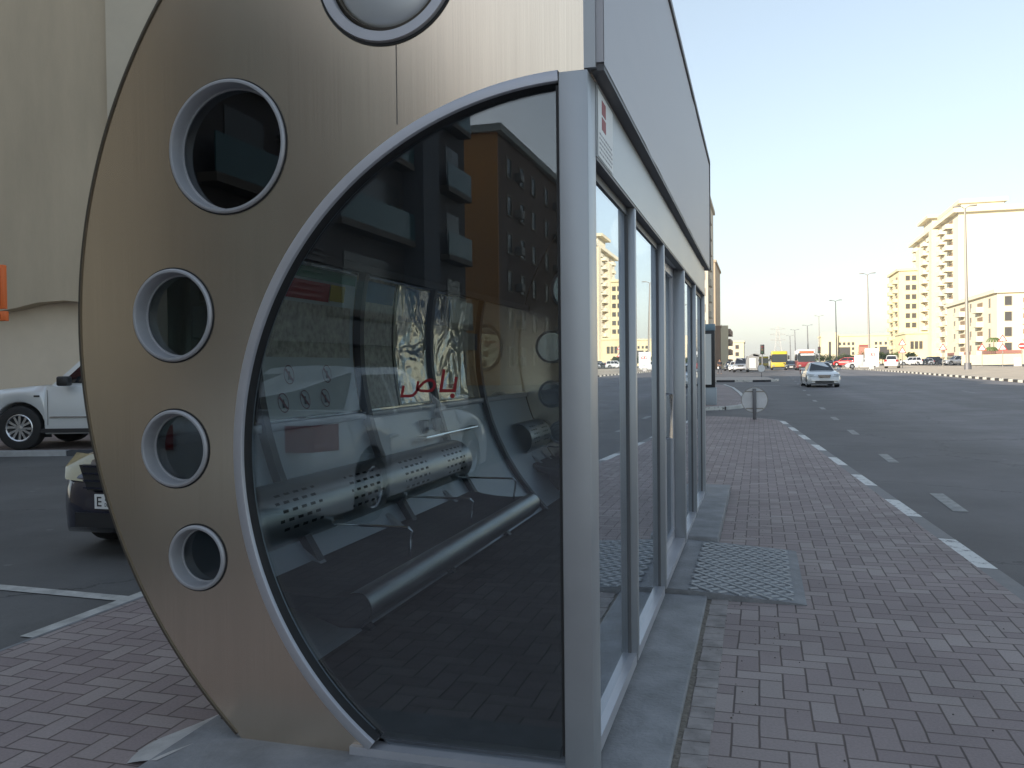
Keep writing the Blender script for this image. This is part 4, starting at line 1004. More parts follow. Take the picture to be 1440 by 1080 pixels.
# distant bus shelter
q = ground_pt(1058, 108); s2 = thing('bus_shelter', 'distant small round-ended bus shelter with pale advert panel beyond the island', 'bus shelter', (q.x, q.y, q.z+.1))
loop = arc(.35, 1.15, 1.15, 60, 235, 40) + [(.35, .2), (.75, .2), (.75, 2.0)]
hole_ = [(-.38, .45), (.40, .45), (.40, 1.75), (-.38, 1.75)]
filled('end_panel', [loop, hole_], 0, .1, mat('grey_steel', (.27, .27, .27), .45, .6), s2)
MB().box(-.36, .38, .03, .07, .47, 1.73).build('advert_panel', mat('advert', (.6, .66, .64), .4), s2)
MB().prism([(.1, 2.25), (.95, 2.05), (.95, 1.85), (.1, 2.0)], 'y', .0, 4.0).build('roof', mat('grey_steel2', (.2, .2, .2), .45, .6), s2)
MB().box(-.8, .7, 3.9, 4.0, .0, 2.0).build('rear_end', mat('grey_steel2', (.2, .2, .2), .45, .6), s2)
# little white round sign on the island
q = at(1070, 535, 76); rs = thing('keep_left_sign', 'little white round sign standing on the far traffic island', 'sign', (.22, 77.2, gy(77)+.12))
MB().tube([(0, 0, 0), (0, 0, .6)], .035).build('post', pole_dark, rs); MB().disc(0, -.05, .75, .33, 32, t=.02).build('disc_plate', white_p, rs)
MB().ring(0, .75, [(.34, -.055), (.30, -.055), (.30, -.045), (.34, -.045)], 32).build('rim_edge', pole_m, rs)
# traffic lights
def signal(label, px, dist, Hh):
    q = ground_pt(px, dist); t = thing('traffic_light', label, 'traffic light', (q.x, q.y, q.z)); MB().tube([(0, 0, 0), (0, 0, Hh)], .09).build('pole', pole_dark, t)
    bevel(MB().box(-.28, .28, -.16, .16, Hh-.2, Hh+1.1).build('signal_head', trim_black, t), .04)
    for i, c_ in enumerate(((.03, .07, .04), (.10, .07, .03), (.12, .02, .02))): MB().disc(0, -.175, Hh+.02+i*.38, .13, 20, t=.015).build('lens', mat(f'lens{i}', c_, .3), t)
    MB().box(-.45, .45, -.10, -.02, Hh-.25, Hh-.21).build('back_board', trim_black, t)
signal('dark traffic light left of the nearer yellow bus', 1072, 118, 2.6); signal('dark traffic light right of the red bus', 1152, 180, 3.4)
# board with the red emblem
q = ground_pt(1226, 112); lb = thing('logo_board', 'white roadside board with red double-loop logo on a pale concrete foot', 'sign board', (q.x, q.y, q.z+.15), R(-10))
bevel(MB().box(-.30, .30, -.3, .3, 0, .55).build('foot', concrete_pale, lb), .03)
bevel(MB().box(-.85, .85, -.07, .07, .5, 2.75).build('board', white_p, lb), .02)
em = MB()
for cx_ in (-.22, .2): em.ring(cx_, 1.95, [(.20, -.09), (.12, -.09), (.12, -.075), (.20, -.075)], 28)
em.box(-.06, .0, -.09, -.075, 1.95, 2.32); em.box(.38, .44, -.09, -.075, 1.75, 2.15); em.box(-.10, .06, -.09, -.075, 1.75, 1.82)
em.build('emblem', mat('logo_red', (.6, .04, .04), .5), lb)
MB().box(-.25, .25, -.085, -.075, .8, .9).build('caption', mat('logo_grey', (.25, .3, .32), .5), lb)
q = ground_pt(1208, 118); wb_ = thing('info_board', 'blank tilted white board left of the red logo board', 'sign board', (q.x, q.y, q.z+.12), R(25))
bevel(MB().box(-.6, .6, -.2, .2, .5, 2.0).build('board', white_p, wb_), .04); MB().tube([(0, 0, 0), (0, 0, .6)], .06).build('post', pole_m, wb_)
def tri_sign(label, px, dist, Hh, two=False, octa=False):
    q = ground_pt(px, dist); t = thing('road_sign', label, 'road sign', (q.x, q.y, q.z), R(-12)); MB().tube([(0, 0, 0), (0, 0, Hh+.3)], .05, 8).build('post', pole_m, t)
    zs = [Hh] + ([Hh-1.15] if two else [])
    for z in zs:
        if octa: MB().prism([(.42*math.cos(PI/8+k_*PI/4), z+.42*math.sin(PI/8+k_*PI/4)) for k_ in range(8)], 'y', -.09, -.06).build('plate', mat('sign_red', (.5, .03, .03), .5), t); MB().box(-.3, .3, -.10, -.09, z-.07, z+.07).build('white_bar', white_p, t)
        else:
            MB().prism([(-.55, z-.4), (.55, z-.4), (0, z+.55)], 'y', -.08, -.06).build('border', mat('sign_red', (.5, .03, .03), .5), t)
            MB().prism([(-.36, z-.29), (.36, z-.29), (0, z+.33)], 'y', -.09, -.08).build('face', white_p, t)
tri_sign('tall post with two red-bordered warning triangles before the left end of the tower', 1269, 125, 3.9, True)
tri_sign('single red-bordered triangle between the tower and the parked cars', 1326, 118, 2.9)
tri_sign('warning triangles on a post before the podium building', 1410, 112, 3.7, True)
tri_sign('red octagonal stop sign at the right edge of the view', 1437, 108, 2.6, octa=True)
tri_sign('slim post with small triangle right of the nearest pale lamp', 1381, 110, 2.6)
q = ground_pt(1431, 112); mb_ = MB().box(-.4, .4, -.3, .3, 0, 1.15); tag(bevel(mb_.build('utility_cabinet', white_p, loc=(q.x, q.y, q.z)), .05), 'white utility cabinet on the sand by the stop sign', 'cabinet')
# orange sign, left edge
osn = thing('projecting_sign', 'orange sign panel with darker border cut off by the left edge of the view', 'sign', (-12.24, 11.10, 0), R(16))
bevel(MB().box(-.55, .36, -.05, .05, 2.50, 3.22).build('panel', orange_sign, osn), .01)
MB().box(-.50, .31, -.056, -.05, 2.55, 3.17).build('inner_field', mat('orange_dark', (.6, .10, .02), .5), osn)
bevel(MB().box(-.55, .38, -.05, .05, 2.30, 2.46).build('lower_panel', orange_sign, osn), .01)
MB().box(.20, .30, -.056, -.05, 2.34, 2.42).build('small_glyph', mat('orange_dark', (.6, .10, .02), .5), osn)
MB().tube([(-.1, 0, 2.31), (-.1, 0, -.05)], .04).build('post', pole_dark, osn)

# pylon
q = at(1094, 500, 620); py = thing('electricity_pylon', 'faint lattice power pylon on the horizon above the buses', 'pylon', (q.x, q.y, .4)); lm = MB(); Hh = 29
lv = [(0, 4.2), (6, 3.2), (12, 2.3), (17, 1.6), (21, 1.2), (25, .9), (29, .3)]
for (z0, w0), (z1, w1) in zip(lv, lv[1:]):
    c0 = [(-w0, -w0), (w0, -w0), (w0, w0), (-w0, w0)]; c1 = [(-w1, -w1), (w1, -w1), (w1, w1), (-w1, w1)]
    for i in range(4):
        j = (i+1) % 4; lm.tube([(*c0[i], z0), (*c1[i], z1)], .16, 4); lm.tube([(*c0[i], z0), (*c1[j], z1)], .10, 4); lm.tube([(*c0[j], z0), (*c1[i], z1)], .10, 4)
for z in (18, 22, 26):
    for sd in (1, -1): lm.tube([(0, 0, z), (sd*5.5, 0, z+.4)], .14, 4); lm.tube([(0, 0, z+1.6), (sd*5.5, 0, z+.4)], .1, 4)
lm.build('lattice', mat('pylon_steel', (.5, .48, .44), .6, .3), py)

# ================================================================== BUILDINGS
def bld(name, label, x0, x1, y0, y1, z0, H, m_, cat='building', cornice=None):
    t = thing(name, label, cat, ((x0+x1)/2, (y0+y1)/2, z0)); t['_b'] = 0; del t['_b']
    ox, oy = (x0+x1)/2, (y0+y1)/2
    MB().box(x0-ox, x1-ox, y0-oy, y1-oy, -3, H).build('walls', m_, t)
    if cornice: MB().box(x0-ox-cornice, x1-ox+cornice, y0-oy-cornice, y1-oy+cornice, H, H+.5+.5*min(1.5, cornice)).build('cornice', m_ if m_ is not dark_facade else dark_facade, t)
    return t
def window(t, face, u, z, w, h, plane, pane_m=win_dark, frame_m=win_frame, proud=.10, nm='window'):
    """face 'x-': wall facing -X at x=plane, u is y; 'y-': wall facing -Y at y=plane, u is x; local coords"""
    sg = -1 if face[1] == '-' else 1
    def bx(mb, a0, a1, z0, z1, d0, d1):
        p0, p1 = sorted((plane+sg*d0, plane+sg*d1))
        if face[0] == 'x': mb.box(p0, p1, a0, a1, z0, z1)
        else: mb.box(a0, a1, p0, p1, z0, z1)
    f = MB(); b_ = .08*min(w, 1.5)
    bx(f, u-w/2-b_, u-w/2, z-b_, z+h+b_, -.01, proud); bx(f, u+w/2, u+w/2+b_, z-b_, z+h+b_, -.01, proud); bx(f, u-w/2, u+w/2, z-b_, z, -.01, proud+.06); bx(f, u-w/2, u+w/2, z+h, z+h+b_, -.01, proud)
    fo = f.build(nm, frame_m, t); p = MB(); bx(p, u-w/2, u+w/2, z, z+h, -.005, .02); p.build('pane', pane_m, fo); return fo
def balcony(t, face, u, z, w, plane, depth=1.3, par_m=cream2, open_m=shade_open, ph=1.1, oh=2.2):
    sg = -1 if face[1] == '-' else 1
    def bx(mb, a0, a1, z0, z1, d0, d1):
        p0, p1 = sorted((plane+sg*d0, plane+sg*d1))
        if face[0] == 'x': mb.box(p0, p1, a0, a1, z0, z1)
        else: mb.box(a0, a1, p0, p1, z0, z1)
    f = MB(); bx(f, u-w/2, u+w/2, z-.2, z, -.01, depth); bx(f, u-w/2, u+w/2, z, z+ph, depth-.15, depth); bx(f, u-w/2, u-w/2+.15, z, z+ph, -.01, depth-.15); bx(f, u+w/2-.15, u+w/2, z, z+ph, -.01, depth-.15)
    fo = f.build('balcony', par_m, t); p = MB(); bx(p, u-w/2+.2, u+w/2-.2, z+.02, z+oh, -.005, .03); p.build('balcony_door', open_m, fo); return fo
def gz(x, y): return g(x, y)

# tall stepped tower
X0, YA, YB = 54.5, 268.0, 342.0
tw = bld('apartment_tower', 'tall stepped cream apartment tower with rows of small balconies across the road', X0, 73, YA, YB, 1.6, 42.0, cream2, cornice=1.5)
ox, oy = (X0+73)/2, (YA+YB)/2
for i, yy in enumerate((278, 289, 304, 316, 331)):
    for fl in range(13):
        balcony(tw, 'x-', yy-oy, 1.5+fl*3.12, 5.6 if i != 2 else 4.5, X0-ox, 1.5 if i % 2 else 1.9)
MB().box(56-ox, 67-ox, 272-oy, 300-oy, 43.3, 45.2).build('penthouse', cream2, tw)
MB().box(55.2-ox, 67.8-ox, 271.2-oy, 301.6-oy, 45.2, 46.3).build('penthouse_roof', cream, tw)
MB().box(55-ox, 66-ox, 309-oy, 324-oy, 43.3, 47).build('stair_tower', cream2, tw); MB().box(53.2-ox, 67.8-ox, 307.2-oy, 325.8-oy, 47, 48.0).build('stair_roof', cream, tw)
MB().box(X0-ox-2.2, X0-ox+1, 295-oy, 299.5-oy, 0, 41.5).build('bay', cream, tw)
MB().box(X0-ox-1.8, X0-ox+1, 319-oy, 325-oy, 0, 38.5).build('bay', cream, tw)
tl = bld('apartment_block', 'lower yellow cream block with paired windows joined to the left of the tall tower', 46.8, 54.3, 322, 345, 1.6, 31.5, yellowish, cornice=.7)
ox, oy = (46.8+54.3)/2, (322+345)/2
for fl in range(9):
    for u in (49.6, 51.6): window(tl, 'y-', u-ox, 2.2+fl*3.25, 1.3, 1.6, 322-oy)
    for u in (327, 338): balcony(tl, 'x-', u-oy, 1.6+fl*3.25, 4.5, 46.8-ox, 1.4, yellowish)
lowb = bld('entrance_annex', 'single-storey yellow annex with dark triple window at the foot of the tower', 45.5, 53.8, 300, 321.8, 1.6, 9, yellowish, cornice=.4)
for u in (-2.2, -.9, .4): window(lowb, 'y-', u, 4.2, .9, 2.4, -10.9)
# podium building
px0 = at(1402, 505, 188); XP = px0.x; YP = px0.y
pb_ = bld('corner_building', 'four-storey pale cream corner building with arched parapet in front of the tower', XP, XP+42, YP, YP+52, 1.3, 15.2, cream2, cornice=.7)
ox, oy = XP+21, YP+26
for fl in range(4):
    for k_, yy in enumerate((6, 15, 24, 33, 42)):
        if k_ % 2: balcony(pb_, 'x-', YP+yy-oy, 1.6+fl*3.4, 5.5, XP-ox, 1.4)
        else: window(pb_, 'x-', YP+yy-oy, 2.3+fl*3.4, 1.4, 1.8, XP-ox)
    for k_, xx in enumerate((2.2, 7, 12)):
        if k_ == 1: balcony(pb_, 'y-', XP+xx-ox, 1.6+fl*3.4, 4.2, YP-oy, 1.3)
        else: window(pb_, 'y-', XP+xx-ox, 2.3+fl*3.4, 1.3, 1.9, YP-oy)
MB().prism([(-21, 15.9), (-15, 17.6), (-8, 18.5), (2, 18.7), (21, 18.7), (21, 15.9)], 'y', -26, -25.2).build('parapet', cream2, pb_)
MB().box(-21.3, 21, -26.35, -26.02, 1.9, 2.6).build('shop_fascia', mat('brick_red_band', (.30, .14, .11), .7), pb_)
MB().box(-21.30, -21.02, -26.3, 24, 1.9, 2.6).build('shop_fascia', mat('brick_red_band', (.28, .09, .07), .7), pb_)
bw_ = MB(); q = ground_pt(1420, 150); bw_.box(-10, 16, -.15, .15, -.5, 1.9); tag(bw_.build('boundary_wall', cream, loc=(q.x+4, q.y+8, q.z)), 'low cream boundary wall before the corner building', 'wall')
rt = bld('apartment_tower', 'cream tower with dark balcony recesses at the right edge behind the corner building', 92, 112, 262, 300, 1.8, 38, cream2, cornice=1.0)
for fl in range(11): balcony(rt, 'x-', -12, 1.6+fl*3.2, 6, -10, 1.5); balcony(rt, 'y-', -6, 1.6+fl*3.2, 5, -19, 1.5)
r2 = bld('apartment_block', 'warm cream block with banded balconies between the tall tower and the right-edge tower', 79, 90.5, 285, 320, 1.8, 31, cream3, cornice=.6)
for fl in range(8):
    for u in (-3, 2.5): balcony(r2, 'y-', u, 1.6+fl*3.2, 4, -17.5, 1.2)
# low institutional building
pa = at(1157, 500, 420); pc = at(1268, 500, 420)
LW = pc.x - pa.x; lo_ = bld('office_building', 'long low yellow cream office building with dark glazed bays and small square windows', pa.x, pc.x+12, pa.y+2, pa.y+30, 1.0, 13.6, yellowish, cornice=.5)
ox = (pa.x+pc.x+12)/2; fy = -14.0
MB().box(pa.x-ox-.6, pa.x-ox+7, fy-1.2, fy, 0, 15.6).build('end_pavilion', cream3, lo_)
def U(px): return (px-1157)/111*LW + pa.x - ox
for px in (1167,): window(lo_, 'y-', U(px), 3.0, 1.0, 8.0, fy-1.2)
for px in (1181, 1187, 1193, 1199, 1230, 1236, 1243, 1249, 1255): window(lo_, 'y-', U(px), 9.3, 1.0, 1.3, fy)
for px in (1174, 1199, 1230, 1255):
    for z in (6.9, 4.6, 2.5): window(lo_, 'y-', U(px), z, 1.0, 1.2, fy)
for px in (1187, 1243): window(lo_, 'y-', U(px), 2.6, 5.4, 5.6, fy)
window(lo_, 'y-', U(1214), 2.0, 5.0, 6.4, fy, mat('rose_panel', (.40, .18, .13), .6)); MB().box(U(1207), U(1221), fy-.5, fy-.02, 8.6, 9.3).build('canopy', mat('maroon_canopy', (.30, .06, .05), .6), lo_)
# left side far buildings
a1 = at(996.2, 500, 165); t1 = bld('apartment_tower', 'slim slice of a pale balconied tower just beyond the end of the shelter', a1.x-22, a1.x, a1.y, a1.y+22, .4, 33.5, mat('pale_grey_render', (.50, .46, .38), .85), cornice=.4)
for fl in range(10): balcony(t1, 'x+', -6, 1.2+fl*3.1, 5, 11, .5, mat('pale_grey_render', (.5, .46, .38)), shade_open); window(t1, 'y-', 10, 2+fl*3.1, .8, 1.4, -11)
a2 = at(1006.5, 500, 225); t2 = bld('apartment_tower', 'taller ochre tower edge seen past the pale balconied tower', a2.x-20, a2.x, a2.y, a2.y+30, .4, 28.0, mat('ochre_pale', (.42, .33, .23), .8), cornice=.3)
a3 = at(1027, 500, 200); t3 = bld('apartment_block', 'brown four-storey block with rounded balconies on the left side of the road', a3.x-16, a3.x-2.2, a3.y, a3.y+26, .4, 9.6, brown_wall, cornice=.2)
MB().box(6.95, 8.6, -13, -11, -1, 10.2).build('stair_wall', cream, t3)
for fl in range(4):
    for u in (-8, -1, 6): balcony(t3, 'x+', u, 1.2+fl*2.4, 5.0, 6.9, 2.2, mat('brown_pale', (.33, .24, .18), .8))
a4 = at(1046, 500, 330); t4 = bld('apartment_block', 'small pale far block beyond the brown balcony block', a4.x-13, a4.x, a4.y, a4.y+20, .4, 9.5, cream3, cornice=.3)
for fl in range(3):
    for u in (-4, 0, 4): window(t4, 'y-', u, 1.5+fl*2.8, 1.2, 1.4, -10)

# left: building with the tan upper wall, face parallel to the view
WL = thing('wall_building', 'tan rendered building with paler ground-floor panels behind the parked four-wheel drive', 'building', (-15.3, 15.35, 0), R(16.2))
MB().box(-14, -2.35+.0, .55, 18, -.2, 3.6).build('ground_floor_grey', grey_wall, WL)
MB().box(-2.30, 9.0, .45, 40, -.2, 3.6).build('ground_floor_beige', beige_wall, WL)
up = [(-14, 12.2), (-14, 2.88)] + [(-2.1-.9, 2.86), (-2.4, 2.90), (-1.9, 2.88), (-1.0, 2.81), (-.6, 2.88), (-.1, 3.00), (.5, 3.04), (1.2, 2.96), (1.8, 2.90), (9, 2.88), (9, 12.2)]
up = up[::-1]
MB().prism(up, 'y', 0, .44).build('upper_wall', tan_wall, WL)
MB().box(-13.9, 8.9, .45, 39, 3.61, 12.1).build('upper_storeys', tan_wall, WL)
MB().box(1.62, 4.2, -.16, -.002, 6.6, 12.1).build('pilaster', mat('tan_pilaster', (.50, .45, .36), .85, var=.08, scale=.6), WL)
apr_ = MB().add([(-26, 9.3, -.048), (-9.0, 12.9, -.048), (-9.0, 22, -.048), (-26, 22, -.048), (-26, 9.3, .0), (-9.0, 12.9, .0), (-9.0, 22, .0), (-26, 22, .0)], [(4, 5, 6, 7), (0, 1, 5, 4), (1, 2, 6, 5)])
apr = MB(); ce = Vector((-12.25, 11.86)); ux = Vector((.961, .277)); uy = Vector((-.277, .961))
def ap(a, b, z): q_ = ce + ux*a + uy*b; return (q_.x, q_.y, z)
structure(MB().add([ap(-14, .16, .078), ap(5, .16, .078), ap(5, 4.2, .078), ap(-14, 4.2, .078)], [(0, 1, 2, 3)]).build('brick_apron', paving, fix=False))
kbm = [mat('kerb_white_block', (.38, .39, .40), .8, var=.15, scale=6), mat('kerb_dark_block', (.06, .065, .075), .8, var=.2, scale=6)]
for i in range(7):
    a0 = -9.28 + i*2.0 - .0
    ks = MB(); lo4 = [ap(a0, 0, -.06), ap(a0+1.99, 0, -.06), ap(a0+1.99, .16, -.06), ap(a0, .16, -.06)]; hi4 = [(x, y, .085) for x, y, z in lo4]
    ks.add(lo4+hi4, [(4, 5, 6, 7), (0, 1, 5, 4), (1, 2, 6, 5), (2, 3, 7, 6), (3, 0, 4, 7)]); structure(ks.build('kerb', kbm[(i) % 2]))
# block behind it that keeps the street in shade
tag(MB().box(-45, -14.5, 20, 44, -.2, 15.5).build('shop_block', tan_wall), 'plain tan block further along behind the shelter', 'building')

# behind the viewpoint (mirrored in the glass)
db = bld('apartment_building', 'dark brown apartment building with teal glass balconies mirrored in the arched glass', -46, -14, -34.5, -13, -.1, 15.9, dark_facade, cornice=.3)
lx = 16.0
def bxr(mb, u0, u1, z0, z1, d0, d1): mb.box(lx+d0, lx+d1, u0, u1, z0, z1)
for fl in range(4):
    z = 3.6 + fl*3.1
    for u0, u1 in ((-10.1, -6.9), (-2.9, 3.5), (7.0, 10.4)):
        b_ = MB(); bxr(b_, u0, u1, z-.25, z, 0, .6); fo = b_.build('balcony', mat('balcony_slab', (.13, .10, .075), .7), db)
        p_ = MB(); bxr(p_, u0, u1, z, z+1.05, .54, .58); p_.build('glass_rail', teal_glass, fo)
        p_ = MB(); bxr(p_, u0+.3, u1-1.2, z+.05, z+2.1, .005, .03); p_.build('balcony_door', win_dark, fo)
    for u0, u1 in ((-6.5, -5.1), (3.9, 6.5)):
        b_ = MB()
        for s_ in range(9): bxr(b_, u0, u1, z+.3+s_*.2, z+.38+s_*.2, 0, .12)
        b_.build('louvre', louvre_m, db)
MB().box(lx+.0, lx+.9, -4.9, -3.1, -.1, 15.9).build('pier', mat('pier_grey', (.10, .10, .11), .7), db)
MB().box(lx, lx+.6, -10.7, 10.7, 2.4, 3.2).build('shop_canopy', mat('shop_canopy', (.10, .09, .09), .7), db)
nb = bld('apartment_building', 'plain sandy ochre building mirrored faintly in the portholes', -46, -14.4, -12.6, -3.5, -.1, 15.9, mat('sandy_ochre', (.50, .43, .34), .85, var=.1, scale=.4))
for fl in range(4):
    for u in (-3, 0, 3): window(nb, 'x+', u, 4.2+fl*3.1, 1.3, 1.5, 15.8)
MB().box(-15.7, 6, -4.4, 4.4, 15.95, 22).build('shade_block', tan_wall, nb)  # unseen upper storeys added to keep sun off the tan wall building
ob = bld('apartment_building', 'ochre and taupe apartment building mirrored at the right of the arched glass', -40, -20, -118, -60, -.1, 20.3, taupe_facade, cornice=.0)
MB().box(-10, 10.02, 29.02, 29.3, -.1, 20.3).build('end_wall', orange_facade, ob)
MB().box(-10.4, 10.5, -29.3, 29.7, 20.3, 20.9).build('parapet', mat('parapet_pale', (.42, .42, .38), .8), ob)
MB().box(-10.2, 10.3, -29.1, 4, 20.9, 22.4).build('upper_parapet', mat('parapet_pale', (.42, .42, .38), .8), ob)
for fl in range(6):
    z = 1.6 + fl*3.15
    for k_, u in enumerate((26, 22, 18, 13, 8, 3, -3, -9, -16, -23)):
        window(ob, 'x+', u, z, 1.3, 1.6, 10)
        if k_ % 3 == 1: bevel(MB().box(10.0, 10.6, u+1.2, u+2.2, z+.1, z+.8).build('air_conditioner', pole_m, ob), .04)
for i, (xa, xb, ya, yb, hh) in enumerate(((-80, -48, -60, 0, 15), (-70, -41, -110, -50, 19), (-48, -16, -190, -121, 18))):  # unseen tan block added to stop sun coming through the gap
    tag(MB().box(xa, xb, ya, yb, -.2, hh).build('rear_block', (taupe_facade, tan_wall, beige_wall)[i]), ['plain taupe block west of the dark balcony building', 'plain tan block added behind the ochre building to close a sunny gap', 'plain beige block down the street past the ochre building'][i], 'building')

# ================================================================== TREES, PERSON
def tree(label, px, dist, H, cr, name='small_tree', n=500, palm=False):
    q = ground_pt(px, dist); t = thing(name, label, 'tree', (q.x, q.y, q.z)); rnd = random.Random(px)
    tk = MB(); tk.tube([(0, 0, -.3), (.05, 0, H*.35), (.1, .05, H*.6)], [.13, .09, .05], 7)
    if not palm:
        for k_ in range(5): a = k_*1.3; tk.tube([(.05, 0, H*.4), (cr*.5*math.cos(a), cr*.5*math.sin(a), H*.68)], [.05, .02], 5)
    tk.build('trunk', bark_m, t)
    cm = MB()
    if palm:
        for k_ in range(16):
            a = 2*PI*k_/16; prev = None; pts = []
            for s in range(6): rr = cr*s/5; pts.append(Vector((rr*math.cos(a), rr*math.sin(a), H*.6+.5*math.sin(s/5*PI*.9)*cr*.6 - (s/5)**2*cr*.5)))
            sdv = Vector((-math.sin(a), math.cos(a), 0))*.16; cm.grid([[tuple(p-sdv), tuple(p+Vector((0, 0, .05))), tuple(p+sdv)] for p in pts])
    else:
        blobs = [(Vector((rnd.uniform(-.6, .6)*cr, rnd.uniform(-.6, .6)*cr, H*.68+rnd.uniform(-.25, .35)*cr)), cr*rnd.uniform(.35, .6)) for _ in range(8)]
        for _ in range(n):
            c_, r_ = rnd.choice(blobs); v = Vector((rnd.gauss(0, 1), rnd.gauss(0, 1), rnd.gauss(0, 1))).normalized()*r_*rnd.uniform(.5, 1); p = c_+v
            a_ = Vector((rnd.gauss(0, 1), rnd.gauss(0, 1), rnd.gauss(0, 1))).normalized()*.22; b_ = a_.orthogonal().normalized()*.13
            cm.add([tuple(p-a_), tuple(p+b_), tuple(p+a_), tuple(p-b_)], [(0, 1, 2, 3)])
    cm.build('crown', leaf_m, t, fix=False)
tree('small green tree before the glazed bay of the low office building, left one', 1191, 240, 3.4, 1.7)
tree('green bush-like tree between the two white boards and the office building', 1200, 250, 3.6, 2.0)
tree('dusty green tree just right of the red logo board', 1241, 250, 3.8, 2.2)
tree('dusty green tree behind the rear of the white four-wheel drive', 1250, 245, 3.0, 1.6)
tree('low tree left of the office building by the traffic light', 1160, 260, 3.4, 2.0)
for px_, d_, h_, lb_ in ((1170, 300, 3.6, 'dusty tree under the left pavilion of the office building'), (1180, 310, 3.9, 'dusty tree below the small square windows, between two others'), (1216, 300, 4.2, 'tree hiding the foot of the rose-coloured entrance bay'), (1233, 300, 4.0, 'tree right behind the right edge of the red logo board'), (1262, 290, 4.2, 'tree where the office building meets the yellow block'), (1146, 320, 3.6, 'far tree left of the office building above the saloon car roof')):
    tree(lb_, px_, d_, h_, 2.4, n=420)
tree('small tree at the foot of the yellow annex', 1281, 230, 3.6, 1.7)
tree('yellow-green palm in front of the corner building at second-floor height', 1397, 178, 8.6, 1.5, 'palm_tree', palm=True)
tree('short palm before the corner building', 1394, 165, 5.2, 1.3, 'palm_tree', palm=True)
# walking person far left
q = ground_pt(1012, 98)
def person(label, loc, rz):
    t = thing('person', label, 'person', loc, rz)
    def skin(name, m_, verts, edges, rad, root):
        me = bpy.data.meshes.new(name); me.from_pydata(verts, edges, []); o = bpy.data.objects.new(name, me); C.objects.link(o); o.modifiers.new('s', 'SKIN'); 
        for i, r_ in enumerate(rad): me.skin_vertices[0].data[i].radius = (r_, r_*.85); me.skin_vertices[0].data[i].use_root = (i == root)
        ss_ = o.modifiers.new('u', 'SUBSURF'); ss_.levels = ss_.render_levels = 1
        dg = bpy.context.evaluated_depsgraph_get(); dg.update(); m2 = bpy.data.meshes.new_from_object(o.evaluated_get(dg)); bpy.data.objects.remove(o)
        m2.materials.clear(); m2.materials.append(m_); o2 = bpy.data.objects.new(name, m2); C.objects.link(o2); o2.parent = t; return o2
    V = [(0, 0, .95), (0, 0, 1.15), (0, 0, 1.40), (0, .01, 1.50), (0, .02, 1.58), (0, .03, 1.70), (-.19, 0, 1.40), (-.25, -.08, 1.12), (-.24, .06, .88), (.19, 0, 1.40), (.25, .06, 1.12), (.24, .22, .92), (-.10, 0, .90), (-.11, .16, .50), (-.11, .14, .09), (-.11, .30, .05), (.10, 0, .90), (.11, -.10, .50), (.11, -.32, .12), (.11, -.22, .04), (-.24, .10, .80), (.24, .28, .86)]
    E_ = [(0, 1), (1, 2), (2, 3), (3, 4), (4, 5), (2, 6), (6, 7), (7, 8), (8, 20), (2, 9), (9, 10), (10, 11), (11, 21), (0, 12), (12, 13), (13, 14), (14, 15), (0, 16), (16, 17), (17, 18), (18, 19)]
    rd = [.14, .13, .15, .06, .09, .085, .06, .048, .036, .06, .048, .036, .09, .062, .042, .035, .09, .062, .042, .035, .03, .03]
    skin('body', skin_m, V, E_, rd, 0)
    skin('shirt', mat('dark_shirt', (.03, .03, .04), .8), [V[0], V[1], V[2], V[6], V[7], V[9], V[10], (0, .0, 1.46)], [(0, 1), (1, 2), (2, 3), (3, 4), (2, 5), (5, 6), (2, 7)], [.155, .15, .165, .072, .058, .072, .058, .08], 0)
    skin('trousers', mat('dark_trousers', (.06, .06, .07), .8), [V[0], V[12], V[13], V[14], V[16], V[17], V[18]], [(0, 1), (1, 2), (2, 3), (0, 4), (4, 5), (5, 6)], [.155, .10, .075, .055, .10, .075, .055], 0)
    skin('hair', black_p, [(0, .0, 1.70), (0, .02, 1.75), (0, -.03, 1.66)], [(0, 1), (0, 2)], [.09, .07, .08], 0)
    bevel(MB().box(.20, .32, .18, .40, .62, .84).build('bag', white_p, t), .02)
person('person in dark clothes walking with a pale bag beyond the totem', (q.x, q.y, q.z), R(200))

hz = MB().box(-1400, 1500, -1200, 2900, -2.5, 62).build('haze', bpy.data.materials.new('haze_air')); hz['kind'] = 'stuff'
hm = hz.data.materials[0]; hm.use_nodes = True; ht = hm.node_tree; ht.nodes.remove(ht.nodes['Principled BSDF'])
pv = ht.nodes.new('ShaderNodeVolumePrincipled'); pv.inputs['Color'].default_value = (.85, .92, 1, 1); pv.inputs['Density'].default_value = HAZE; pv.inputs['Anisotropy'].default_value = 0.2
ht.links.new(pv.outputs[0], ht.nodes['Material Output'].inputs['Volume'])
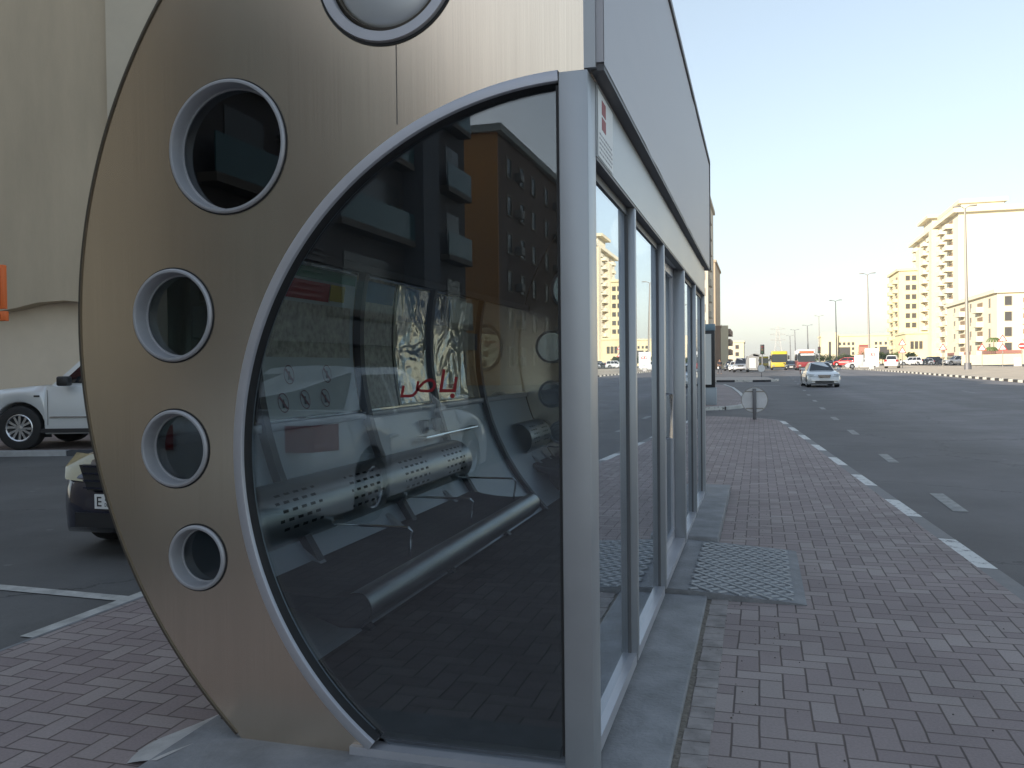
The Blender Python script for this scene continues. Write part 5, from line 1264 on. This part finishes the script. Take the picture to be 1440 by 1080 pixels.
# ================================================================== LIGHT, CAMERA
SUN_E, SUN_A = 17.0, 35.0   # elevation, and bearing from -Y toward -X
w = bpy.data.worlds.new('World'); scene.world = w; w.use_nodes = True; nt = w.node_tree
sky = nt.nodes.new('ShaderNodeTexSky'); sky.sky_type = 'NISHITA'; sky.sun_disc = False
sky.sun_elevation = R(SUN_E); sky.sun_rotation = R(180+SUN_A); sky.altitude = 0; sky.air_density = AIR; sky.dust_density = DUST; sky.ozone_density = OZ
hs = nt.nodes.new('ShaderNodeHueSaturation'); hs.inputs['Saturation'].default_value = 0.72; hs.inputs['Value'].default_value = 1.48
gm = nt.nodes.new('ShaderNodeGamma'); gm.inputs[1].default_value = .69; nt.links.new(sky.outputs[0], gm.inputs[0]); nt.links.new(gm.outputs[0], hs.inputs['Color']); nt.links.new(hs.outputs[0], nt.nodes['Background'].inputs[0]); nt.nodes['Background'].inputs[1].default_value = 0.13
sd_ = bpy.data.lights.new('sun', 'SUN'); sd_.energy = 4.6; sd_.angle = R(.5); sd_.color = (1.0, .89, .74)
so = bpy.data.objects.new('sun', sd_); C.objects.link(so)
dirv = Vector((-math.sin(R(SUN_A))*math.cos(R(SUN_E)), -math.cos(R(SUN_A))*math.cos(R(SUN_E)), math.sin(R(SUN_E))))
so.rotation_euler = dirv.to_track_quat('Z', 'Y').to_euler()

cd = bpy.data.cameras.new('camera'); cd.sensor_width = 36; cd.lens = 36*FPX/1440; cd.clip_start = .05; cd.clip_end = 6000
cam = bpy.data.objects.new('camera', cd); C.objects.link(cam); scene.camera = cam
Fv = Vector((-math.sin(YAW)*math.cos(PITCH), math.cos(YAW)*math.cos(PITCH), -math.sin(PITCH))); R0 = Vector((math.cos(YAW), math.sin(YAW), 0)); U0 = R0.cross(Fv)
Rv = R0*math.cos(ROLL) - U0*math.sin(ROLL); Uv = U0*math.cos(ROLL) + R0*math.sin(ROLL)
cam.matrix_world = Matrix(((Rv.x, Uv.x, -Fv.x, 0), (Rv.y, Uv.y, -Fv.y, 0), (Rv.z, Uv.z, -Fv.z, EYE), (0, 0, 0, 1)))
scene.render.engine = 'CYCLES'
scene.cycles.max_bounces = 10; scene.cycles.transparent_max_bounces = 16
scene.view_settings.view_transform = 'Standard'; scene.view_settings.look = 'None'
scene.view_settings.exposure = EXPO; scene.view_settings.gamma = 1
